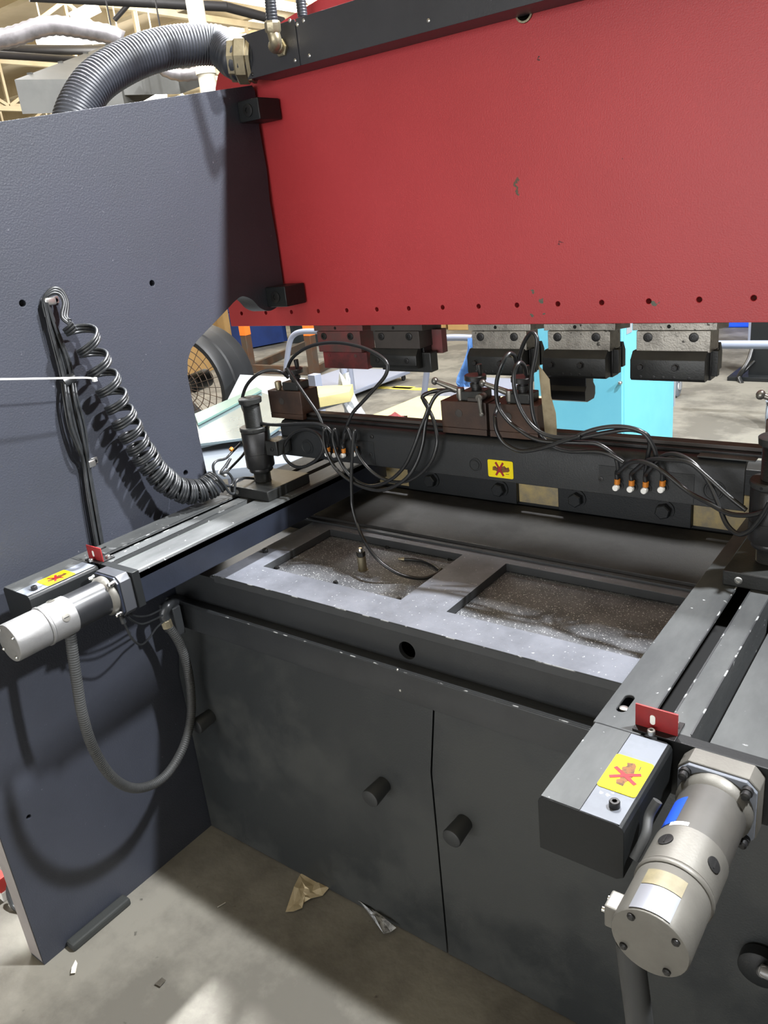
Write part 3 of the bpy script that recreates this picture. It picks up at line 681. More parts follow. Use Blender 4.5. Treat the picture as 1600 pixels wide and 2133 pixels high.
# ------------------------------------------------------------------ finger blocks on the gauge beam
def knob_top(T, x, y, z, kind):
    box('slide_body', x - .024, x + .028, y - .022, y + .022, z + .0005, z + .021, M_CLAMP, T, bev=.002)
    lathe('knob_stem', (x + .004, y, z + .021), (0, 0, 1), [(0, .011), (.006, .011), (.006, .014), (.014, .014), (.014, .010), (.020, .010)], M_DARKSTEEL, T, 20)
    lathe('knob_disc', (x + .002, y, z + .041), (.05, .0, 1), [(0, .021), (.001, .0235), (.010, .0235), (.0115, .022), (.012, .002)], M_DARKSTEEL, T, 28)
    lathe('crank_pin', (x + .013, y + .004, z + .053), (-.1, 0, 1), [(0, .0045), (.004, .0055), (.020, .0062), (.0215, .005)], M_HOSEBLK, T, 16)
def finger(x0, label, kind):
    x1 = x0 + .1125; y0, y1 = 1.412, 1.478; z0, z1 = 1.1505, 1.209
    T = thing('finger_block', ((x0 + x1) / 2, (y0 + y1) / 2, z0), label, 'gauge finger', 'back gauge finger blocks')
    box('steel_block', x0, x1, y0, y1, 1.1505, z1, M_BROWN, T, bev=.0015)
    box('block_skirt', x0 + .001, x1 - .001, y0 - .0005, YB + .0255, 1.1376, 1.1504, M_BROWN, T, bev=.0005)
    lathe('pin_end', (x0 + .045, y0, 1.183), (0, -1, 0), [(0, .009), (.0008, .009), (.0008, .0078), (.0003, .0075), (.0003, .0001)], M_GREYBROWN, T, 20)
    knob_top(T, x0 + (.072 if kind != 'c' else .064), (y0 + y1) / 2 - .004, z1, kind)
    if kind != 'a':
        p = Vector((x0 + .044, y0 + .014, z1))
        h = lathe('clamp_hub', p + Vector((0, 0, .0005)), (0, 0, 1), [(0, .0065), (.004, .0065), (.004, .0085), (.022, .009), (.026, .0085), (.027, .005)], M_GUN, T, 20)
        q0 = p + Vector((0, 0, .020)); q1 = p + Vector((-.056, -.012, .042))
        d_ = (q1 - q0); l = d_.length
        lathe('lever_arm', q0, d_, [(0, .007), (l * .3, .0065), (l * .95, .0045)], M_GUN, h, 16)
        lathe('lever_ball', q1 - d_.normalized() * .0075, d_, [(0, .004), (.001, .0055), (.003, .0075), (.0065, .0085), (.010, .0078), (.0125, .0055), (.014, .002)], M_GUN, h, 18)
    else:
        p = Vector((x0 + .030, y0 + .012, z1 + .0005))
        lathe('push_fitting', p, (.0, 0, 1), [(0, .006), (.004, .006), (.004, .0085), (.009, .009), (.020, .009), (.022, .0065)], M_ZINC, T, 18)
    if kind == 'b':
        p = Vector((x1 - .012, y0 - .004, z1 + .012))
        k2 = rod('lock_hub', p + Vector((0, .02, 0)), p + Vector((0, -.004, 0)), .0075, M_ALUMAT, T, 16, .001)
        q1 = p + Vector((.005, -.004, -.034)); d_ = q1 - p; l = d_.length
        lathe('lock_lever', p, d_, [(0, .0055), (l * .9, .0035)], M_ALUMAT, k2, 14)
        lathe('lock_ball', p + d_ * .9, d_, [(0, .003), (.002, .0048), (.005, .005), (.008, .0035), (.009, .001)], M_ALUMAT, k2, 14)
        box('front_stop', x0 + .066, x0 + .100, y0 + .004, y0 + .03, z1 + .0005, z1 + .008, M_GREYBROWN, T, bev=.001)
    return T
finger(-1.4715, 'brown steel gauge finger block beside the lift column, alone on the left', 'a')
finger(-.9455, 'brown gauge finger block with two lever handles, left of the middle pair', 'b')
finger(-.827, 'brown gauge finger block under hose loops, right of the middle pair', 'c')
finger(-.292, 'brown gauge finger block half cut off by the right picture edge', 'd')
# paper tag leaning on the right block
bm = bmesh.new(); rows = []
edge_l = [(1122, 760), (1124, 790), (1127, 820), (1130, 850), (1133, 880), (1136, 912)]
edge_r = [(1129, 768), (1145, 790), (1148, 825), (1158, 860), (1160, 890), (1160, 915)]
for (a, b) in zip(edge_l, edge_r):
    A = P(a[0], a[1], 'y', 1.404); B = P(b[0], b[1], 'y', 1.404)
    mid = (A + B) / 2 + Vector((0, -.0015, 0))
    rows.append([bm.verts.new(p) for p in (A, mid, B)])
for i in range(len(rows) - 1):
    for k in range(2): bm.faces.new((rows[i][k], rows[i][k + 1], rows[i + 1][k + 1], rows[i + 1][k]))
tag(put('paper_strip', bm, mat('kraft_paper', (158, 146, 120), .8, col2=(128, 116, 92), nscale=30), ang=180), 'torn brown paper strip hanging beside the right finger block', 'paper')

# ------------------------------------------------------------------ punch holders under the ram
def holder(x0, x1, label, kind, strip, body, clampm):
    T = thing('punch_holder', ((x0 + x1) / 2, 1.74, 1.20), label, 'punch holder', 'punch holders under the red beam')
    yc = 1.703; w_ = x1 - x0
    prism('wedge_strip', [(yc, 1.3085), (yc, 1.3235), (yc + .09, 1.3235), (yc + .09, 1.30), (yc + .01, 1.3085)], 'x', x0 - .009, x1 + .012, strip, T, bev=.0008)
    bo = box('holder_body', x0, x1, yc, yc + .062, 1.250 if kind == 'r' else 1.262, 1.3075, body, T, bev=.0012)
    box('body_core', x0 + .002, x1 - .002, yc + .02, yc + .055, 1.20, 1.2615 if kind != 'r' else 1.2495, M_DARKSTEEL, T, bev=.001)
    for f in (.165, .785):
        socket_bolt('cap_bolt', (x0 + w_ * f, yc, 1.294), (0, -1, 0), .0098, .003, M_DARKSTEEL, T)
    lathe('screw_hole', (x0 + w_ * .45, yc, 1.3165), (0, -1, 0), [(0, .0042), (.0004, .0042)], M_RECESS_SHADE, T, 12)
    if kind == 's':   # steel type with sloped clamp
        xa, xb = x0 - .007, x1 - .004
        cl = prism('clamp_jaw', [(yc - .003, 1.2655), (yc - .018, 1.249), (yc - .018, 1.209), (yc - .012, 1.203), (yc + .014, 1.203), (yc + .014, 1.2655)], 'x', xa, xb, clampm, T, bev=.0012)
        for f in (.15, .62):
            hex_bolt('jaw_bolt', (xa + (xb - xa) * f, yc - .018, 1.234), (0, -1, 0), .0068, .008, M_DARKSTEEL, T, True, .4)
        for f in (.15, .33, .46, .60, .80):
            socket_bolt('jaw_screw', (xa + (xb - xa) * f, yc - .018, 1.2125), (0, -1, 0), .0036, .001, M_DARKSTEEL, T)
        for k, yo in enumerate((.024, .050)):
            prism('clamp_plate', [(yc + yo, 1.262), (yc + yo, 1.208 - .002 * k), (yc + yo + .016, 1.208), (yc + yo + .018, 1.262)], 'x', xa + .004, xb + .004 + .010 * (k == 0), clampm, T, bev=.001)
        prism('front_jaw', [(yc + .075, 1.27), (yc + .075, 1.212), (yc + .094, 1.212), (yc + .094, 1.25), (yc + .082, 1.27)], 'x', xa, xb + .004, clampm, T, bev=.001)
    elif kind == 'r':  # red dusted type
        cl = box('clamp_jaw', x0 + .010, x1 + .013, yc + .004, yc + .05, 1.203, 1.249, clampm, T, bev=.0012)
        for f in (.14, .76): socket_bolt('jaw_screw', (x0 + .010 + (x1 - x0) * f, yc + .004, 1.240), (0, -1, 0), .005, .001, M_REDDUST, T)
    else:             # dark type with bevelled clamp
        xa, xb = x0 - .012, x1 - .006
        prism('clamp_jaw', [(yc - .002, 1.262), (yc - .013, 1.246), (yc - .015, 1.221), (yc - .006, 1.2105), (yc + .014, 1.2105), (yc + .014, 1.262)], 'x', xa, xb, clampm, T, bev=.0012)
        for f in (.16, .80): socket_bolt('jaw_bolt', (xa + (xb - xa) * f, yc - .0145, 1.233), (0, -1, 0), .0072, .002, M_DARKSTEEL, T)
        box('punch_shank', x0 + .014, x1 + .020, yc + .016, yc + .05, 1.197, 1.2495, M_CLAMP, T, bev=.003)
        box('front_jaw', x0 + .01, x1 + .03, yc + .06, yc + .085, 1.24, 1.302, M_REDDUST, T, bev=.001)
    return T
holder(-1.540, -1.385, 'red dusted punch holder, first from the side plate', 'r', M_REDDUST, M_REDDUST, M_REDBLK)
holder(-1.336, -1.190, 'grey-brown punch holder with slanted black clamp, second from the side plate', 'd', M_GREYBROWN, M_GREYBROWN, M_CLAMP)
holder(-1.032, -.884, 'pitted steel punch holder above the finger block pair', 's', M_STEEL, M_STEEL, M_CLAMP)
holder(-.829, -.680, 'stained steel punch holder holding a black punch below it', 's', M_STEEL, M_STEEL, M_CLAMP)
holder(-.621, -.467, 'bright steel punch holder nearest the right picture edge', 's', M_STEEL, M_STEEL, M_CLAMP)
holder(-.40, -.25, 'steel punch holder outside the right picture edge', 's', M_STEEL, M_STEEL, M_CLAMP) if False else None
pu = prism('punch_tool', [(1.715, 1.2025), (1.715, 1.178), (1.708, 1.168), (1.708, 1.146), (1.722, 1.140), (1.76, 1.140), (1.768, 1.15), (1.768, 1.168), (1.757, 1.18), (1.757, 1.2025)], 'x', -.842, -.742, mat('punch_black', (26, 26, 28), .3, .3), None, bev=.001)
tag(pu, 'short black punch clamped under the stained steel holder', 'punch')

# ------------------------------------------------------------------ air hoses
def interp(tab, t):
    for (a, ya), (b, yb) in zip(tab, tab[1:]):
        if t <= b: return ya + (yb - ya) * ((t - a) / max(b - a, 1e-6))
    return tab[-1][1]
def c5(pts): return [(560 + .25 * a, 640 + .25 * b) for a, b in pts]
def c4(pts): return [(380 + .25 * a, 560 + .25 * b) for a, b in pts]
def c6(pts): return [(860 + .25 * a, 620 + .25 * b) for a, b in pts]
def c8(pts): return [(940 + .4125 * a, 860 + .4125 * b) for a, b in pts]
def hose(label, pix, ys, end=None, start=None, r=.0042, m=None, closed=False, name='air_hose', cat='hose', group='air hoses on the back gauge', n=6):
    pts = []
    for i, (u, v) in enumerate(pix):
        pts.append(P(u, v, 'y', interp(ys, i / (len(pix) - 1))))
    if start is not None: pts = [start, start + Vector((0, -.001, .012))] + pts
    if end is not None: pts = pts + [end + Vector((0, -.001, .014)), end]
    o = tube(name, pts, r, m or M_HOSEBLK, None, 10, n, closed)
    return tag(o, label, cat, group)
hose('black hose in a tall arch from left finger to the left fittings',
     c5([(155, 560), (160, 500), (200, 420), (290, 350), (400, 310), (520, 295), (640, 302), (780, 335), (900, 390), (975, 450), (990, 510), (965, 580), (890, 670), (780, 790), (700, 880), (655, 980), (630, 1080)]),
     [(0, 1.43), (.3, 1.40), (1, 1.378)], end=FL[2])
hose('grey-looking hose looping left of the left finger block then along the beam',
     c4([(880, 905), (830, 862), (740, 845), (640, 870), (550, 950), (505, 1050), (500, 1140), (540, 1225), (620, 1280), (780, 1300), (980, 1290), (1130, 1293), (1210, 1325), (1255, 1390)]),
     [(0, 1.42), (.25, 1.36), (.6, 1.355), (1, 1.375)], end=FL[1])
hose('straight black hose slanting down in front of the left finger block',
     c5([(150, 510), (185, 560), (240, 640), (330, 770), (410, 890), (455, 1000), (475, 1080)]), [(0, 1.40), (.5, 1.385), (1, 1.378)], end=FL[0])
hose('single round hose coil hanging on the left plug of the beam',
     c5([(300, 1020), (210, 1050), (145, 1120), (122, 1200), (150, 1275), (215, 1325), (290, 1330), (380, 1285), (440, 1215), (455, 1150), (430, 1085), (380, 1040)]), [(0, 1.38), (.5, 1.37), (1, 1.38)], closed=True)
hose('lowest of the three hoses hanging in a long sag below the beam',
     c5([(500, 1130), (490, 1060), (468, 1015), (455, 1070), (475, 1190), (540, 1320), (620, 1405), (720, 1470), (820, 1510), (930, 1525), (1050, 1490), (1160, 1410), (1240, 1280), (1285, 1130), (1305, 980), (1345, 820), (1410, 720), (1500, 690), (1560, 700)]),
     [(0, 1.385), (.1, 1.365), (.6, 1.36), (1, 1.425)])
hose('middle one of the three hoses sagging below the beam',
     c5([(580, 1150), (570, 1060), (545, 1015), (533, 1080), (560, 1200), (620, 1330), (700, 1425), (810, 1485), (920, 1480), (1040, 1420), (1140, 1310), (1215, 1150), (1268, 1000), (1325, 850), (1305, 785), (1280, 745), (1370, 700), (1480, 690)]),
     [(0, 1.385), (.1, 1.37), (.6, 1.368), (1, 1.425)])
hose('right hose of the three sagging below the beam with the widest bend',
     c5([(622, 1130), (628, 1050), (652, 1004), (685, 1080), (740, 1220), (810, 1320), (900, 1400), (1020, 1450), (1140, 1450), (1260, 1390), (1355, 1280), (1402, 1140), (1393, 1020), (1365, 920), (1320, 830), (1285, 760), (1310, 720), (1440, 690)]),
     [(0, 1.385), (.1, 1.372), (.6, 1.374), (1, 1.425)])
p8 = c5([(700, 1150), (720, 1060), (714, 1026), (704, 1100), (695, 1250), (688, 1400), (690, 1550)]) + [(735, 1060), (752, 1112), (782, 1160), (828, 1194), (876, 1205), (908, 1196), (920, 1186)]
yy = [1.385, 1.372, 1.365, 1.362, 1.36, 1.358, 1.355, 1.35, 1.335, 1.315, 1.30, 1.30, 1.305, 1.31]
pts = [P(u, v, 'y', y) for (u, v), y in zip(p8, yy)]
for i, z in ((9, .86), (10, .823), (11, .8035), (12, .8035), (13, .8035)):
    pts[i] = P(p8[i][0], p8[i][1], 'z', z)
tag(tube('air_hose', pts, .0042, M_HOSEBLK, None, 10, 6), 'long hose dropping from the beam into the left table recess', 'hose', 'air hoses on the back gauge')
lp = [P(u, v, 'z', .803) for u, v in ((843, 1165), (862, 1166), (884, 1170), (904, 1179), (916, 1188))]
lt = thing('loose_hose_tail', tuple(lp[0]), 'short loose hose tail with brass end lying in the left table recess', 'hose')
tube('hose', lp, .0042, M_HOSEBLK, lt, 10, 6)
lathe('brass_end', lp[0], lp[0] - lp[1], [(0, .0048), (.008, .0048), (.008, .003), (.016, .003)], M_ZINC, lt, 12)
# right hand group
hose('tallest hose loop at the right finger, running down to the right fittings',
     c6([(870, 620), (885, 500), (930, 370), (990, 292), (1035, 345), (1022, 480), (992, 640), (985, 800), (1000, 960), (1040, 1090), (1110, 1195), (1200, 1255), (1300, 1280)]) + c8([(640, 195), (740, 195), (810, 215), (870, 250)]),
     [(0, 1.43), (.2, 1.385), (.5, 1.38), (1, 1.37)])
hose('left hose loop at the right finger block sweeping low to the right',
     c6([(865, 560), (845, 485), (800, 468), (745, 550), (703, 680), (695, 800), (720, 920), (800, 1030), (900, 1110), (1000, 1170), (1120, 1200), (1300, 1205)]) + c8([(640, 150), (730, 155), (790, 185), (830, 225), (845, 290)]),
     [(0, 1.42), (.2, 1.37), (.6, 1.365), (1, 1.378)], end=FR[0])
hose('middle hose loop at the right finger block passing over the others',
     c6([(945, 640), (932, 575), (893, 540), (852, 590), (840, 680), (855, 800), (900, 930), (980, 1050), (1080, 1130), (1200, 1163), (1400, 1165)]) + c8([(560, 128), (650, 125), (780, 100), (900, 85), (980, 105), (1003, 150), (992, 230)]),
     [(0, 1.42), (.2, 1.37), (.6, 1.362), (1, 1.378)], end=FR[2])
hose('hose hanging lowest below the right finger block and rising to the right',
     c6([(720, 880), (690, 960), (685, 1010), (700, 1110), (760, 1210), (880, 1275), (1000, 1270), (1120, 1240), (1250, 1195), (1400, 1150)]) + c8([(640, 115), (720, 85), (810, 70), (900, 75), (975, 105), (1025, 180), (1045, 270)]),
     [(0, 1.40), (.15, 1.36), (.6, 1.358), (1, 1.378)], end=FR[3])
hose('hose arching from the first right fitting to the right lift column',
     c8([(850, 295), (900, 252), (970, 248), (1060, 290), (1200, 400), (1300, 455), (1400, 508), (1510, 516), (1600, 490), (1680, 460)]), [(0, 1.375), (.4, 1.345), (.8, 1.30), (1, 1.29)], start=FR[0])
hose('hose arching from the second right fitting down to the rail',
     c8([(930, 290), (1000, 238), (1100, 236), (1200, 250), (1290, 320), (1400, 420), (1490, 492)]), [(0, 1.375), (.4, 1.35), (1, 1.33)], start=FR[1])
hose('hose arching from the third right fitting in the deepest sag at right',
     c8([(1000, 290), (1060, 225), (1130, 208), (1220, 250), (1295, 340), (1350, 460), (1390, 560), (1450, 612), (1510, 592), (1570, 520), (1610, 450)]), [(0, 1.375), (.4, 1.34), (.7, 1.30), (1, 1.285)], start=FR[2])

# ------------------------------------------------------------------ coiled cable along the side plate
XC = XF + .054
cpx = [(152, 662), (170, 690), (190, 727), (210, 770), (228, 806), (244, 840), (262, 878), (281, 915), (301, 948), (322, 978), (346, 1003), (374, 1020), (404, 1024), (432, 1016), (456, 1000), (470, 990)]
cpath = []
for i, (u, v) in enumerate(cpx):
    f = i / (len(cpx) - 1)
    cpath.append(P(u, v, 'x', XC + .055 * max(0, f - .55) / .45))
DS = .0008
dense = resample(catmull(cpath, 20), DS)
tot = len(dense)
def helix(k, rr):
    out = []; ang = 0.6; up = Vector((1, 0, 0)); sh = int(k * .0070 / DS)
    for i in range(tot - 40):
        j = min(i + sh, tot - 1); p = dense[j]
        t = (dense[min(j + 2, tot - 1)] - dense[max(j - 2, 0)]).normalized()
        a = (up - t * up.dot(t)).normalized(); b = t.cross(a)
        pitch = .060 - .034 * min(1, (i / tot) / .62)
        ang += 2 * math.pi * DS / pitch
        out.append(p + (a * math.cos(ang) + b * math.sin(ang)) * (rr + .0012 * math.sin(ang * .37 + k)))
    return out[::2]
cc = thing('coiled_cable', tuple(cpath[-1]), 'black coiled cable stretched diagonally along the grey side plate', 'cable')
for k in range(3):
    tube('cable_strand', helix(k, .0285), .0037, M_CABLE, cc, 7, raw=True)
for k in range(3):   # hook over the upper clamp
    o = .0065 * (k - 1)
    tube('cable_hook', [P(96, 660, 'x', XF + .012), P(93, 632, 'x', XF + .012) + Vector((0, o * .5, 0)), P(97, 612 + 3 * k, 'x', XF + .016), P(112, 600 + 5 * k, 'x', XF + .02), P(130 - 2 * k, 607 + 4 * k, 'x', XF + .024), P(141 - 4 * k, 632, 'x', XF + .03), P(139 - 5 * k, 660, 'x', XF + .036), P(146, 668 + 4 * k, 'x', XF + .05)], .0040, M_CABLE, cc, 8, 6)
# loose ends at the column
for nm, pl in enumerate((
        [(470, 985), (490, 965), (508, 945), (513, 930), (500, 920)], [(455, 1000), (447, 985), (444, 970), (452, 960), (470, 955), (485, 940), (500, 925)],
        [(470, 975), (480, 955), (470, 970), (460, 985), (475, 985), (485, 1000), (480, 1012), (466, 1010)],
        [(450, 990), (468, 1012), (478, 1026), (487, 1028), (489, 1015), (492, 1002), (505, 996), (530, 997), (565, 1003)])):
    tube('loose_lead', [P(u, v, 'x', -1.545 + .02 * nm if nm < 3 else -1.50) for u, v in pl], .0034, M_CABLE, cc, 8, 6)
lathe('lead_sleeve', P(457, 983, 'x', -1.52), P(470, 990, 'x', -1.52) - P(457, 983, 'x', -1.52), [(0, .0055), (.022, .0055)], M_WHITEPL, cc, 12)
lathe('orange_sleeve', P(480, 938, 'x', -1.51), P(486, 931, 'x', -1.51) - P(480, 938, 'x', -1.51), [(0, .005), (.008, .005)], M_BRASS, cc, 12)
# straight bundle down the plate
cb = thing('cable_bundle', tuple(P(205, 1120, 'x', XF + .02)), 'straight bundle of black cables clamped to the grey side plate', 'cable')
for k in range(6):
    o = (k - 2.5); bul = (.0, .8, 1.4, 1.5, 1.6, 2.0, 1.0, .35, .6, .6)
    pl = [(95, 630), (112, 690), (130, 745), (141, 790), (147, 830), (160, 890), (172, 935), (179, 966), (190, 1035), (208, 1140)]
    tube('cable', [P(u + o * 2.6 * bul[i] + o * 1.4, v, 'x', XF + .008 + .006 * ((k * 2) % 3) + (.012 if 3 < i < 7 else 0)) for i, (u, v) in enumerate(pl)], .0035, M_CABLE, cb, 7, 5)
for u, v in ((96, 628), (180, 965)):
    p = P(u, v, 'x', XF)
    c = box('cable_clamp', XF + .0005, XF + .021, p.y - .0135, p.y + .0125, p.z - .0085, p.z + .0085, M_STEELCLEAN, cb, bev=.004, seg=3)
    box('clamp_ear', XF + .0005, XF + .004, p.y + .0125, p.y + .028, p.z - .007, p.z + .008, M_STEELCLEAN, c, bev=.001)
    socket_bolt('clamp_screw', (XF + .004, p.y + .020, p.z), (1, 0, 0), .0045, .004, M_DARKSTEEL, c)
p = P(141, 792, 'x', XF + .016)
rod('bundle_tie', p + Vector((0, -.014, -.003)), p + Vector((0, .014, .003)), .0125, M_CABLE, cb, 10)
zp = [P(197, 790, 'x', XC + .025), P(180, 787, 'x', XC + .03), P(120, 788, 'x', XC + .034), P(60, 789, 'x', XC + .036), P(0, 790, 'x', XC + .036), P(-60, 791, 'x', XC + .036)]
zt = thing('zip_tie', tuple(zp[0]), 'long white plastic cable tie sticking out from the coiled cable', 'cable tie')
bm = bmesh.new(); zz = catmull(zp, 5)
sweep_bm(bm, zz, .0022, 6); put('tie_strap', bm, M_WHITEPL, zt)
box('tie_head', zp[0].x - .004, zp[0].x + .004, zp[0].y - .0045, zp[0].y + .0045, zp[0].z - .005, zp[0].z + .004, M_WHITEPL, zt, bev=.001)

# ------------------------------------------------------------------ motor conduits and leads
lc = thing('motor_conduit', tuple(P(300, 1640, 'x', -1.46)), 'dusty grey corrugated conduit looping below the left motor', 'conduit')
ribbed('hose', [P(146, 1318, 'x', -1.428), P(152, 1365, 'x', -1.428), P(160, 1420, 'x', -1.43), P(172, 1490, 'x', -1.435), P(195, 1560, 'x', -1.445), P(235, 1620, 'x', -1.46), P(285, 1642, 'x', -1.48), P(340, 1620, 'x', -1.50), P(380, 1560, 'x', -1.515), P(398, 1490, 'x', -1.525), P(394, 1410, 'x', -1.53), P(376, 1345, 'x', -1.535), P(352, 1305, 'x', -1.54)], .0118, .0055, .0011, M_CONDUITD, lc, 14)
e = P(346, 1298, 'x', -1.54)
lathe('gland', e + Vector((.004, 0, -.010)), (-.1, -.05, 1), [(0, .0135), (.018, .0135), (.020, .012)], M_ZINC, lc, 8, ang=20)
tube('elbow', [e + Vector((0, 0, .004)), P(342, 1278, 'x', -1.54), P(352, 1258, 'x', -1.54), P(366, 1256, 'y', 1.09)], .0125, M_CABLE, lc, 12, 6)
box('junction_bracket', -1.60, -1.545, 1.045, 1.071, .66, .74, M_COVER2, lc, bev=.004)
wl = thing('motor_leads', tuple(P(290, 1310, 'x', -1.42)), 'thin black wires drooping beneath the left motor flange', 'wire')
for pl in ([(254, 1285), (262, 1305), (275, 1330), (293, 1343), (310, 1330), (326, 1308), (340, 1295)], [(266, 1276), (285, 1284), (310, 1282), (335, 1270)], [(264, 1282), (275, 1292), (295, 1300), (318, 1292), (338, 1282)]):
    tube('wire', [P(u, v, 'x', -1.42 - .0012 * (u - 254)) for u, v in pl], .0026, M_CABLE, wl, 7, 6)
rod('wire_plug', P(250, 1276, 'x', -1.418), P(258, 1298, 'x', -1.418), .006, M_CABLE, wl, 12, .001)
rcd = thing('motor_conduit', tuple(P(1322, 2100, 'y', .62)), 'smooth dark conduit hanging straight down from the near right motor', 'conduit')
tube('hose', [P(1312, 1960, 'y', .64), P(1318, 2020, 'y', .64), P(1326, 2080, 'y', .64), P(1334, 2150, 'y', .64), P(1345, 2300, 'y', .645)], .0155, M_CONDUITD, rcd, 16, 8)
lathe('gland', P(1311, 1950, 'y', .64), (0, 0, 1), [(0, .0165), (.03, .0165), (.034, .014)], M_ALUMAT, rcd, 12)
tube('motor_tail', [P(1370, 1668, 'y', .72), P(1352, 1700, 'y', .71), P(1345, 1740, 'y', .69), P(1320, 1790, 'y', .67)], .0055, M_CONDUITD, rcd, 10, 6)

# ------------------------------------------------------------------ floor debris
def sheet(name, pix, z, m, label, cat, wob=.004):
    bm = bmesh.new(); cvs = [P(u, v, 'z', z) for u, v in pix]
    ctr = sum(cvs, Vector()) / len(cvs); rings = []
    for s in (1.0, .6, .25):
        rings.append([bm.verts.new(ctr + (c - ctr) * s + Vector((0, 0, random.uniform(0.0005, wob)))) for c in cvs])
    n = len(cvs)
    for A, B in zip(rings, rings[1:]):
        for i in range(n): bm.faces.new((A[i], A[(i + 1) % n], B[(i + 1) % n], B[i]))
    bm.faces.new(rings[-1]); bmesh.ops.triangulate(bm, faces=bm.faces[:])
    bmesh.ops.solidify(bm, geom=bm.faces[:], thickness=.0004)
    return tag(put(name, bm, m, smooth=False), label, cat)
sheet('paper_scrap', [(634, 1817), (625, 1823), (613, 1850), (595, 1900), (612, 1901), (630, 1893), (634, 1880), (648, 1874), (672, 1866), (688, 1849), (664, 1833)], .004, M_PAPER, 'torn beige paper scrap on the concrete beside the bed cover', 'paper', .008)
M_FILM = mat('clear_film', (205, 208, 212), .2, col2=(120, 122, 124), nscale=60, lo=.4, hi=.6, alpha=.75)
sheet('plastic_scrap', [(738, 1874), (752, 1880), (775, 1895), (800, 1918), (826, 1938), (815, 1945), (800, 1952), (785, 1930), (768, 1905), (752, 1888)], .008, M_FILM, 'crumpled clear plastic film at the foot of the bed cover', 'plastic film', .018)
sheet('wood_splinter', [(158, 2001), (162, 2008), (158, 2028), (148, 2030), (150, 2018)], .004, mat('splinter', (214, 208, 196), .7), 'small white splinter on the floor beside the side plate corner', 'splinter', .004)
tag(rod('metal_pin', P(453, 1890, 'z', .003), P(470, 1880, 'z', .003), .0016, M_STEELCLEAN, None, 8), 'thin metal pin lying on the concrete before the bed', 'pin')
sheet('dark_crumb', [(322, 2050), (338, 2038), (346, 2043), (334, 2056)], .004, mat('dark_crumb', (70, 66, 58), .8), 'dark crumb in the bright light patch on the floor', 'debris', .006)
# handle at the right edge
hd = thing('release_handle', tuple(P(1592, 2022, 'y', 1.02)), 'metal pull handle at the lower right picture edge', 'handle')
q0 = P(1588, 2003, 'y', 1.0715)
lathe('handle_boss', q0, (0, -1, 0), [(0, .034), (.02, .034), (.024, .028)], M_BLACK, hd, 24)
rod('handle_bar', P(1583, 2020, 'y', 1.02), P(1680, 2060, 'y', 1.02), .010, M_ALU, hd, 14, .002)
rod('handle_post', q0 + Vector((.004, -.02, 0)), P(1592, 2024, 'y', 1.015), .009, M_ALU, hd, 12, .001)

# ------------------------------------------------------------------ background through the press opening
M_CYAN = mat('cyan_panel', (104, 186, 212), .5, col2=(110, 192, 216), nscale=5, speck=(160, 205, 218), sscale=40, sth=.8, chips=None)
M_GALV = mat('pale_blue_tube', (136, 142, 158), .45, .1)
M_CARD = mat('cardboard', (172, 138, 88), .75, col2=(160, 126, 78), nscale=3)
M_BLUE = mat('blue_paint', (26, 48, 100), .5, col2=(20, 38, 82), nscale=4)
M_RUST = mat('rusty_steel', (78, 71, 63), .6, .2, col2=(88, 58, 38), nscale=6)
M_ORANGE = mat('orange_paint', (232, 120, 44), .5)
M_GLASS = mat('pale_glass', (100, 114, 118), .15, col2=(88, 102, 106), nscale=3, spec=.8)
M_GLASSE = mat('green_glass_edge', (104, 132, 126), .2)
M_WHITEB = mat('white_panel', (150, 154, 160), .35)
M_FOAM = mat('pale_yellow_foam', (178, 168, 118), .7, col2=(166, 156, 106), nscale=6)
M_RAG = mat('red_rag', (150, 72, 74), .85, col2=(120, 52, 56), nscale=30)
M_TBL = mat('bench_grey', (120, 128, 138), .5)
M_FANBLK = mat('fan_black', (26, 27, 29), .5, col2=(34, 35, 37), nscale=5)
M_MESH = mat('fan_guard', (190, 186, 172), .4, .4)

# cyan cabinet: front panel left of its corner, side panel right of it
xk, yk = -1.60, 4.18
ca = P(1108, 680, 'y', yk)
T1 = thing('machine_cabinet', (-1.9, 4.6, 0), 'bright cyan machine cabinet standing in the opening behind the punch holders', 'cabinet')
box('front_panel', ca.x, xk - .003, yk, yk + .03, .02, 1.3, M_CYAN, T1, bev=.003)
box('side_panel', xk - .03, xk, yk + .031, 5.06, .02, 1.3, M_CYAN, T1, bev=.003)
box('white_edge', xk - .02, xk + .004, 5.061, 5.085, .25, 1.29, M_WHITEB, T1, bev=.002)
box('rear_panel', ca.x, xk - .031, 5.03, 5.06, .02, 1.3, M_CYAN, T1, bev=.003)
box('top_panel', ca.x, xk, yk, 5.06, 1.301, 1.32, M_CYAN, T1, bev=.003)
box('kick_plate', ca.x + .01, xk - .04, yk + .02, 5.02, 0, .02, M_BLACK, T1, bev=0)
lathe('panel_knob', P(1293, 797, 'y', yk), (0, -1, 0), [(0, .010), (.014, .010), (.018, .006)], M_STEELCLEAN, T1, 14)
p = P(1309, 681, 'x', xk)
tag(box('paper_notice', xk + .0005, xk + .003, p.y - .03, p.y + .05, p.z - .035, p.z + .05, M_WHITEB, None, bev=0), 'small white notice fixed at the top corner of the cyan cabinet', 'notice')
